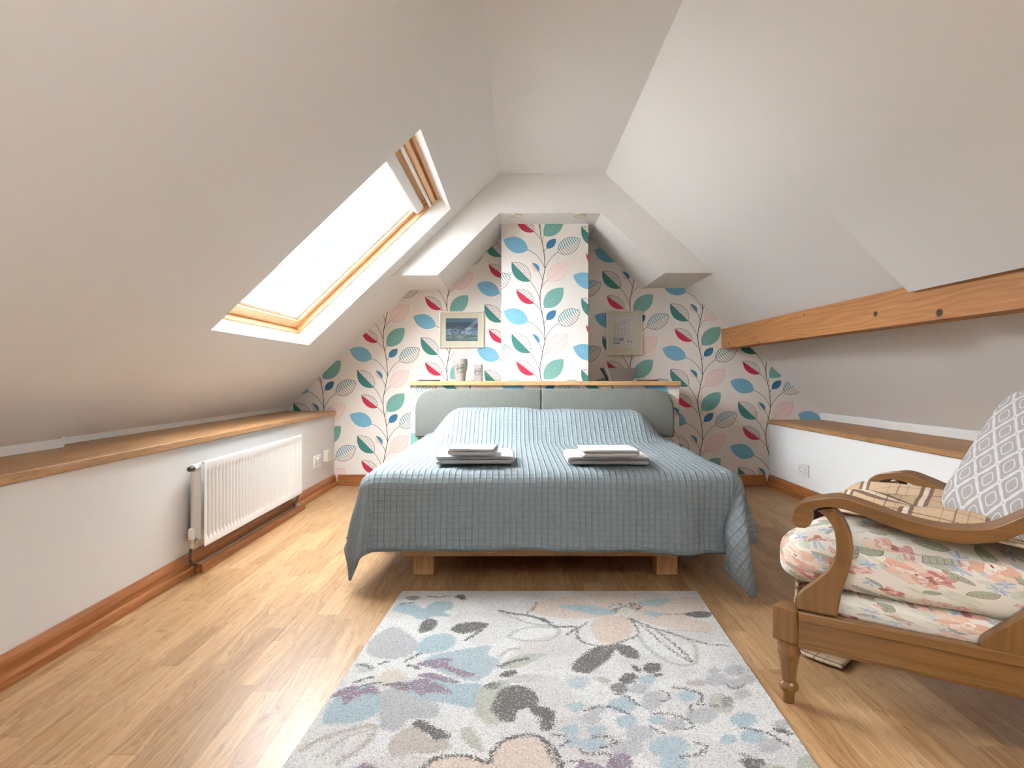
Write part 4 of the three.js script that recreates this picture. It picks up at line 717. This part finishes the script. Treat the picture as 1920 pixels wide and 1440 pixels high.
{
  const g = new RoundedBoxGeometry(RUG.w, 0.011, RUG.len, 3, 0.004), p = g.attributes.position, uv = g.attributes.uv;
  for (let i = 0; i < p.count; i++) { uv.setXY(i, clamp(p.getX(i) / RUG.w + 0.5, 0.001, 0.999), clamp(0.5 - p.getZ(i) / RUG.len, 0.001, 0.999)); p.setX(i, p.getX(i) - RUG.skew * p.getZ(i)); }
  const pile = sized(dataTex(256, 256, (u, v) => { const c = 128 + 110 * noise(u * 90, v * 90, 1) ; return [c, c, c]; }, false), 0.1, 0.1); pile.repeat.set(RUG.w / 0.25, RUG.len / 0.25);
  const r = single('rug', g, new THREE.MeshStandardMaterial({ name: 'speckled_pile', map: rugTex, color: new THREE.Color(0.77, 0.77, 0.77), roughness: 1, bumpMap: pile, bumpScale: 0.004 }), 'pale grey rug with blue, mauve and peach flowers on the oak floor', 'rug');
  const c = V3(RUG.xl + RUG.w / 2, 0.0062, -RUG.far); c.x -= RUG.skew * RUG.len / 2; c.z += RUG.len / 2; r.position.copy(c);
}

// ---------------------------------------------------------------- armchair
const floral = canvasTex(1400, 1400, (g, W, H) => {
  reseed(404); g.fillStyle = '#ece6d8'; g.fillRect(0, 0, W, H);
  const wrap = (x, y, r, fn) => { for (const a of [-1, 0, 1]) for (const b of [-1, 0, 1]) { const X = x + a * W, Y = y + b * H; if (X > -r && X < W + r && Y > -r && Y < H + r) { g.save(); g.translate(X, Y); fn(); g.restore(); } } };
  const leaf = (L, w, col, vein) => { g.fillStyle = col; g.beginPath(); g.moveTo(0, 0); g.bezierCurveTo(L * 0.25, -w, L * 0.75, -w * 0.8, L, 0); g.bezierCurveTo(L * 0.75, w * 0.8, L * 0.25, w, 0, 0); g.fill(); g.strokeStyle = vein; g.lineWidth = 2.5; g.stroke(); g.lineWidth = 1.6; g.beginPath(); g.moveTo(0, 0); g.lineTo(L, 0); for (let i = 1; i < 6; i++) { g.moveTo(L * i / 6, 0); g.lineTo(L * (i / 6 + 0.12), -w * 0.5); g.moveTo(L * i / 6, 0); g.lineTo(L * (i / 6 + 0.12), w * 0.5); } g.stroke(); };
  const flower = (R, cols, n, seed) => { for (let ringK = 0; ringK < 3; ringK++) { const r = R * (1 - ringK * 0.3); for (let k = 0; k < n; k++) { g.save(); g.rotate(k * 6.283 / n + ringK * 0.5 + seed); g.fillStyle = cols[(k + ringK) % cols.length]; g.beginPath(); g.moveTo(0, 0); g.bezierCurveTo(r * 0.3, -r * 0.45, r * 0.95, -r * 0.42, r, -r * 0.05); g.bezierCurveTo(r * 1.02, r * 0.2, r * 0.4, r * 0.4, 0, 0); g.fill(); g.strokeStyle = 'rgba(160,88,74,0.35)'; g.lineWidth = 1.8; g.stroke(); g.restore(); } } g.fillStyle = '#f5eddc'; for (let k = 0; k < 9; k++) { g.save(); g.rotate(k * 0.7); g.beginPath(); g.ellipse(R * 0.16, 0, R * 0.13, R * 0.045, 0, 0, 7); g.fill(); g.restore(); } g.fillStyle = '#a8473f'; g.beginPath(); g.arc(0, 0, R * 0.06, 0, 7); g.fill(); };
  for (let i = 0; i < 90; i++) { const x = rnd() * W, y = rnd() * H, a = rnd() * 6.28, L = 60 + rnd() * 90; wrap(x, y, 220, () => { g.rotate(a); g.globalAlpha = 0.35; leaf(L, L * 0.26, '#c3cbb8', '#a9b19c'); g.globalAlpha = 1; }); }
  for (let i = 0; i < 62; i++) { const x = rnd() * W, y = rnd() * H, a = rnd() * 6.28, L = 80 + rnd() * 120; const c = ['#b3bba1', '#c0c5b0', '#a6b096', '#bcc3b3'][Math.floor(rnd() * 4)]; wrap(x, y, 240, () => { g.rotate(a); leaf(L, L * 0.28, c, '#8a5f58'); }); }
  for (let i = 0; i < 40; i++) { const x = rnd() * W, y = rnd() * H, s = rnd() * 6; wrap(x, y, 90, () => { for (let k = 0; k < 6; k++) { g.save(); g.rotate(k * 1.05 + s); g.fillStyle = ['#b9c6d8', '#c6d0dd', '#a6b7cc'][k % 3]; g.beginPath(); g.ellipse(26, 0, 22, 8, 0, 0, 7); g.fill(); g.restore(); } }); }
  for (let i = 0; i < 8; i++) { const x = rnd() * W, y = rnd() * H, R = 85 + rnd() * 60, s = rnd() * 6; wrap(x, y, 200, () => flower(R, ['#ebc6ae', '#efd5c3', '#e4b198', '#f3e2d4'], 7, s)); }
  for (let i = 0; i < 16; i++) { const x = rnd() * W, y = rnd() * H, R = 45 + rnd() * 45, s = rnd() * 6; wrap(x, y, 120, () => flower(R, ['#d6a098', '#c4827b', '#e6bdb3', '#b0706a'], 5, s)); }
  for (let i = 0; i < 70; i++) { const x = rnd() * W, y = rnd() * H, R = 16 + rnd() * 24, s = rnd() * 6; wrap(x, y, 60, () => flower(R, ['#edd0c4', '#dfa79d', '#f2e0d4'], 5, s)); }
});
floral.repeat.set(1 / 0.62, 1 / 0.62);
M.floral = new THREE.MeshStandardMaterial({ name: 'floral_chintz', map: floral, roughness: 0.7 });
const plaid = canvasTex(512, 512, (g, W, H) => {
  g.fillStyle = '#c5a98a'; g.fillRect(0, 0, W, H); const bars = [[0.08, 0.055, '#5d463a', 0.75], [0.20, 0.055, '#5d463a', 0.75], [0.135, 0.07, '#e8dccb', 0.6], [0.56, 0.018, '#6b5345', 0.8], [0.72, 0.012, '#7d6252', 0.5], [0.42, 0.012, '#7d6252', 0.5]];
  for (const v of [0, 1]) for (const [p, w, c, a] of bars) { g.globalAlpha = a; g.fillStyle = c; v ? g.fillRect(0, p * H, W, w * H) : g.fillRect(p * W, 0, w * W, H); } g.globalAlpha = 0.10; reseed(3); for (let i = 0; i < 5000; i++) { g.fillStyle = rnd() < 0.5 ? '#fff' : '#000'; g.fillRect(rnd() * W, rnd() * H, 2, 6); } g.globalAlpha = 1;
});
plaid.repeat.set(1 / 0.20, 1 / 0.20);
M.plaid = new THREE.MeshStandardMaterial({ name: 'plaid_wool', map: plaid, roughness: 0.95, bumpMap: weaveBump(128, 128, 0.05), bumpScale: 0.0008 });
const ikat = canvasTex(512, 700, (g, W, H) => {      // rounded diamonds with feathered outline
  g.fillStyle = '#a5a09d'; g.fillRect(0, 0, W, H);
  const dia = (cx, cy, rx, ry) => { g.beginPath(); const n = 64; for (let i = 0; i <= n; i++) { const t = i / n * 6.283, c = Math.cos(t), s = Math.sin(t), e = 1.35, r = 1 / Math.pow(Math.abs(c) ** e + Math.abs(s) ** e, 1 / e); g.lineTo(cx + c * r * rx, cy + s * r * ry); } };
  for (const [cx, cy] of [[0, 0], [W, 0], [0, H], [W, H], [W / 2, H / 2]]) {
    const rx = W * 0.50, ry = H * 0.50;
    g.strokeStyle = '#d3d2d4'; g.lineWidth = 44; g.setLineDash([13, 9]); dia(cx, cy, rx * 0.90, ry * 0.90); g.stroke(); g.setLineDash([]);
    g.lineWidth = 26; dia(cx, cy, rx * 0.88, ry * 0.88); g.stroke(); g.lineWidth = 20; dia(cx, cy, rx * 0.42, ry * 0.42); g.stroke(); g.fillStyle = '#a5a09d'; 
    g.lineWidth = 0; 
  }
});
ikat.repeat.set(1 / 0.066, 1 / 0.090);
M.ikat = new THREE.MeshStandardMaterial({ name: 'grey_diamond_cotton', map: ikat, roughness: 0.9, bumpMap: weaveBump(128, 128, 0.03), bumpScale: 0.0006 });

const CH = { x: 0.70, Z: 1.51, a0: 48 * Math.PI / 180, d: 15 * Math.PI / 180, W: 0.655 };
{
  const chair = thing('armchair', 'carved wooden armchair with scrolled arms and floral seat cushion', 'armchair', [CH.x, 0, -CH.Z], -CH.a0);
  const an = CH.a0 - CH.d, dirX = Math.cos(an), dirZ = -Math.sin(an);             // along the near side, towards the back (x, distance)
  // where a sight line meets the vertical plane of the chair's near side: [distance along the side, height]
  const S = (px, py, off = 0) => { const k = (px - CX) / F, nx = -dirZ, nz = dirX; const ox = CH.x - off * nx * 1, oz = CH.Z - off * nz; const Z = (ox * nx + oz * nz) / (k * nx + nz); const x = k * Z; return [(x - ox) * dirX + (Z - oz) * dirZ, EYE - (py - CY) / F * Z]; };
  const toNear = new THREE.Matrix4().makeRotationY(CH.d), toFar = new THREE.Matrix4().makeTranslation(0, 0, -CH.W).multiply(new THREE.Matrix4().makeRotationY(-CH.d));
  const both = (name, pts, e0, e1, bevel, uvg = 0, smooth = 0) => {                // outline in the side plane, e = depth inwards from the outer face
    const q = smooth ? smoothPts(pts, smooth, true) : pts;
    const mk = (far) => { const g = prism(q, far ? e0 : -e1, far ? e1 : -e0, bevel, uvg); return toCreasedNormals(g, 0.34).applyMatrix4(far ? toFar : toNear); };
    return [part(name, mk(false), M.chairWood, chair), part(name, mk(true), M.chairWood, chair)];
  };
  // arms: upper edge then lower edge of the outer face
  const up = [[1497, 990], [1487, 982], [1484, 970], [1490, 953], [1508, 940], [1540, 934], [1573, 932], [1617, 944], [1664, 961], [1709, 975.6], [1762, 988], [1809, 992], [1860, 989], [1920, 966], [1990, 934], [2050, 900]];
  const lo = [[2050, 935], [1990, 968], [1920, 1001], [1873, 1017], [1842, 1020], [1809, 1021], [1762, 1014.5], [1709, 1001], [1664, 985.6], [1637, 975], [1597, 960], [1563, 952.5], [1535, 953], [1519, 960], [1521, 974], [1519, 985], [1509, 991]];
  const curveOf = (pts) => smoothPts(pts.map((p) => S(...p, 0.012)), 4);
  both('arm', [...curveOf(up), ...curveOf(lo)], -0.012, 0.052, 0.0035);
  // S-shaped arm supports
  const left = [[1530, 957], [1547, 970], [1562, 993], [1567, 1020], [1565, 1047], [1553, 1070], [1530, 1090], [1503, 1110], [1492, 1123], [1489, 1142]];
  const right = [[1569, 1159], [1572, 1143], [1577, 1117], [1587, 1087], [1596, 1057], [1598, 1027], [1593, 1000], [1580, 973], [1563, 951]];
  both('arm_support', [...smoothPts(left.map((p) => S(...p)), 4), ...smoothPts(right.map((p) => S(...p)), 4)], 0.004, 0.042, 0.004, 1);
  // side rails with a moulded lip and a sunk panel line
  const r0 = S(1490, 1215), r1 = S(1490, 1148); const yb = r0[1], yt = r1[1], tEnd = 0.60;
  both('side_rail', [[0.026, yb], [tEnd, yb], [tEnd, yt], [0.026, yt]], 0.006, 0.036, 0.003);
  both('rail_moulding', [[0.028, yt - 0.022], [tEnd, yt - 0.022], [tEnd, yt + 0.003], [0.028, yt + 0.003]], 0.0, 0.012, 0.0035);
  both('rail_bead', [[0.045, yb + 0.008], [tEnd, yb + 0.008], [tEnd, yb + 0.014], [0.045, yb + 0.014]], 0.003, 0.010, 0.0015);
  // rear wing panels rising to the back posts
  const wing = [[1838, 1214], [1841, 1204], [1856, 1193], [1885, 1176], [1920, 1154], [1960, 1120], [1995, 1080], [2030, 1030]].map((p) => S(...p)); const wl = wing.length;
  both('arm_support', [...smoothPts(wing, 4), [wing[wl - 1][0] + 0.05, wing[wl - 1][1]], [tEnd, yt - 0.002], [wing[0][0] + 0.01, yt - 0.002]], 0.004, 0.042, 0.004, 1);
  // back posts with splayed rear legs
  both('back_post', smoothPts([[0.555, 0.0], [0.60, 0.0], [0.615, 0.15], [0.605, 0.25], [0.64, 0.45], [0.70, 0.70], [0.785, 0.98], [0.745, 0.985], [0.655, 0.70], [0.595, 0.45], [0.562, 0.25], [0.565, 0.15]], 3, true), 0.004, 0.04, 0.004, 1);
  const cross = (name, t, y, h, th) => { const c = Math.cos(CH.d), s = Math.sin(CH.d), b = t * c, l0 = t * s + 0.02, l1 = CH.W - t * s - 0.02; part(name, metricUV(new RoundedBoxGeometry(th, h, l1 - l0, 2, 0.004).translate(b, y, -(l0 + l1) / 2), 2), M.chairWood, chair); };
  cross('crest_rail', 0.762, 0.945, 0.09, 0.03); cross('lower_back_rail', 0.62, 0.34, 0.05, 0.025); cross('rear_rail', 0.585, (yb + yt) / 2, yt - yb - 0.01, 0.028); cross('front_rail', 0.012, (yb + yt) / 2 - 0.004, yt - yb - 0.012, 0.030);
  // front legs: square block above a turned leg
  const prof = [[0, 0], [0.0125, 0], [0.0135, 0.004], [0.0140, 0.026], [0.0170, 0.030], [0.0230, 0.036], [0.0245, 0.043], [0.0215, 0.051], [0.0165, 0.056], [0.0170, 0.062], [0.0205, 0.090], [0.0250, 0.118], [0.0262, 0.124], [0.0285, 0.128], [0.0290, 0.135], [0.0262, 0.140], [0.0270, 0.146], [0.0290, 0.151], [0.0285, 0.157], [0.0255, 0.161], [0.0255, 0.166], [0, 0.166]];
  for (const l of [0.030, CH.W - 0.030]) {
    const leg = part('leg', metricUV(toCreasedNormals(lathe(prof, 28).toNonIndexed(), 0.7).translate(-0.006, 0, -l), 1), M.chairWood, chair);
    const y0 = 0.165, y1 = S(1468, 1141)[1] + 0.002;
    part('leg_block', metricUV(new RoundedBoxGeometry(0.060, y1 - y0, 0.060, 3, 0.004).translate(-0.006, (y0 + y1) / 2, -l), 1), M.chairWood, leg);
  }
  // upholstery
  const pad = (name, b0, b1, y0, y1, crown, puff, off, inset) => {
    const g = new THREE.SphereGeometry(1, 72, 40), p = g.attributes.position, uv = new Float32Array(p.count * 2), tn = Math.tan(CH.d);
    for (let i = 0; i < p.count; i++) {
      const f = (t, e) => Math.sign(t) * Math.abs(t) ** e; let x = f(p.getX(i), 0.34), y = f(p.getY(i), 0.5), z = f(p.getZ(i), 0.34); x = clamp(x, -1, 1); z = clamp(z, -1, 1);
      const b = (b0 + b1) / 2 + x * (b1 - b0) / 2, l0 = Math.max(b, 0) * tn + inset, l1 = CH.W - Math.max(b, 0) * tn - inset;
      const l = (l0 + l1) / 2 - z * (l1 - l0) / 2 * (1 + puff * (1 - y * y) * 0.5);
      let yy = (y0 + y1) / 2 + y * (y1 - y0) / 2; if (y > 0) yy += crown * (1 - x * x) * (1 - z * z) * y; yy += 0.006 * noise(b * 7, l * 7, y * 2);
      p.setXYZ(i, b + puff * 0.3 * (1 - y * y) * x * 0.1, yy, -l); uv[i * 2] = b + y * 0.10 + off; uv[i * 2 + 1] = l - y * 0.12 * (Math.abs(z) > 0.9 ? 1 : 0.15) + off * 0.7;
    }
    g.setAttribute('uv', new THREE.BufferAttribute(uv, 2)); g.computeVertexNormals(); return part(name, g, M.floral, chair);
  };
  pad('seat_pad', 0.0, 0.56, yt - 0.02, yt + 0.050, 0.012, 0.0, 0.33, 0.040);
  pad('seat_cushion', -0.075, 0.545, yt + 0.044, yt + 0.185, 0.028, 0.02, 0.0, 0.046);
  const back = new THREE.SphereGeometry(1, 48, 32), q = back.attributes.position, buv = back.attributes.uv;
  for (let i = 0; i < q.count; i++) { const f = (t, e) => Math.sign(t) * Math.abs(t) ** e; const x = f(q.getX(i), 0.6) * 0.035, y = f(q.getY(i), 0.35) * 0.24, z = f(q.getZ(i), 0.35) * 0.175; q.setXYZ(i, x + y * 0.28 + 0.715, y + 0.68, z - CH.W / 2); buv.setXY(i, z + 0.2, y + 0.4); }
  back.computeVertexNormals(); part('back_cushion', back, M.floral, chair);
}
// ---------------------------------------------------------------- plaid throw on the chair
{
  const t = thing('plaid_throw', 'brown and cream plaid wool throw laid across the armchair seat', 'throw', [CH.x, 0, -CH.Z], -CH.a0);
  const path = new THREE.CatmullRomCurve3([[0.03, 0.008], [-0.05, 0.009], [-0.10, 0.014], [-0.121, 0.04], [-0.122, 0.12], [-0.120, 0.24], [-0.112, 0.35], [-0.085, 0.432], [-0.02, 0.466], [0.08, 0.480], [0.20, 0.486], [0.32, 0.484], [0.43, 0.470], [0.50, 0.462]].map(([b, y]) => V3(b, y, 0)));
  const fn = (a, v) => {
    const p = path.getPointAt(v), up = sst(0.44, 0.58, v), l0 = 0.30 + 0.05 * sst(0.05, 0.3, v) - 0.20 * sst(0.46, 0.68, v), l = l0 + a * (0.615 - 0.06 * sst(0.5, 1, v) - l0);
    const fd = a + 0.22 * Math.sin(v * 5.2) , ridge = 0.026 * Math.abs(noise(l * 10, v * 4.0, 2)) + 0.030 * Math.exp(-(((a - 0.78) / 0.14) ** 2)) + 0.024 * Math.exp(-(((fd - 0.42) / 0.07) ** 2)) + 0.016 * Math.exp(-(((fd - 0.08) / 0.06) ** 2)) + 0.006 * Math.sin(a * 19 + v * 9);
    const b = p.x - (1 - up) * sst(0.1, 0.22, v) * (0.010 * Math.sin(a * 13) + 0.012 * noise(l * 12, v * 4, 5)), y = p.y + up * (ridge + 0.004);
    return V3(b + up * 0.008 * noise(l * 9, v * 9, 7), y, -l);
  };
  part('cloth', sheet(60, 110, fn, (a, v) => [a * 0.46 + 0.03, v * 1.3], -0.007), M.plaid, t);
  const fr = []; for (let i = 0; i < 46; i++) { const p = fn(i / 45, 1); fr.push(tube([[p.x, p.y, p.z], [p.x + 0.01, p.y - 0.002, p.z + 0.002], [p.x + 0.022, p.y - 0.006, p.z + rr(-0.004, 0.004)]], 0.0012, 4, 4)); }
  const f = part('fringe', mergeGeometries(fr), M.plaid, t); f.userData.kind = 'stuff';
}
// ---------------------------------------------------------------- grey cushion
{
  const c = at(1757, 966, 1.60);
  const e2 = V3(0.56, 0.83, 0.0).normalize(), e1 = V3(0.02, -0.20, 0.97); e1.addScaledVector(e2, -e1.dot(e2)).normalize(); const n = V3().crossVectors(e1, e2).normalize();
  const size = 0.425, g = new THREE.SphereGeometry(1, 64, 48), p = g.attributes.position, uv = new Float32Array(p.count * 2);
  for (let i = 0; i < p.count; i++) {
    const f = (t, e) => Math.sign(t) * Math.abs(t) ** e; let x = clamp(f(p.getX(i), 0.42), -1, 1), y = clamp(f(p.getY(i), 0.42), -1, 1), z = p.getZ(i);
    const pin = 1 - 0.05 * (1 - Math.abs(x) ** 3 * Math.abs(y) ** 3), th = 0.075 * Math.sign(z) * Math.abs(z) ** 0.8;
    const sx = x * size / 2 * (1 - 0.05 * (1 - y * y)) , sy = y * size / 2 * (1 - 0.05 * (1 - x * x)); uv[i * 2] = (sx - sy * 0.0); uv[i * 2 + 1] = sy; p.setXYZ(i, sx, sy, th * (1 + 0.15 * noise(sx * 9, sy * 9, 3)));
  }
  g.setAttribute('uv', new THREE.BufferAttribute(uv, 2)); g.computeVertexNormals();
  g.applyMatrix4(new THREE.Matrix4().makeBasis(e1, e2, n));
  const o = single('scatter_cushion', g, M.ikat, 'grey and white diamond patterned cushion leaning on the armchair back', 'cushion');
  o.position.copy(c).addScaledVector(e1, size / 2 * 0.96).addScaledVector(e2, size / 2 * 0.96);
}
shade(scene);
renderer.render(scene, camera);
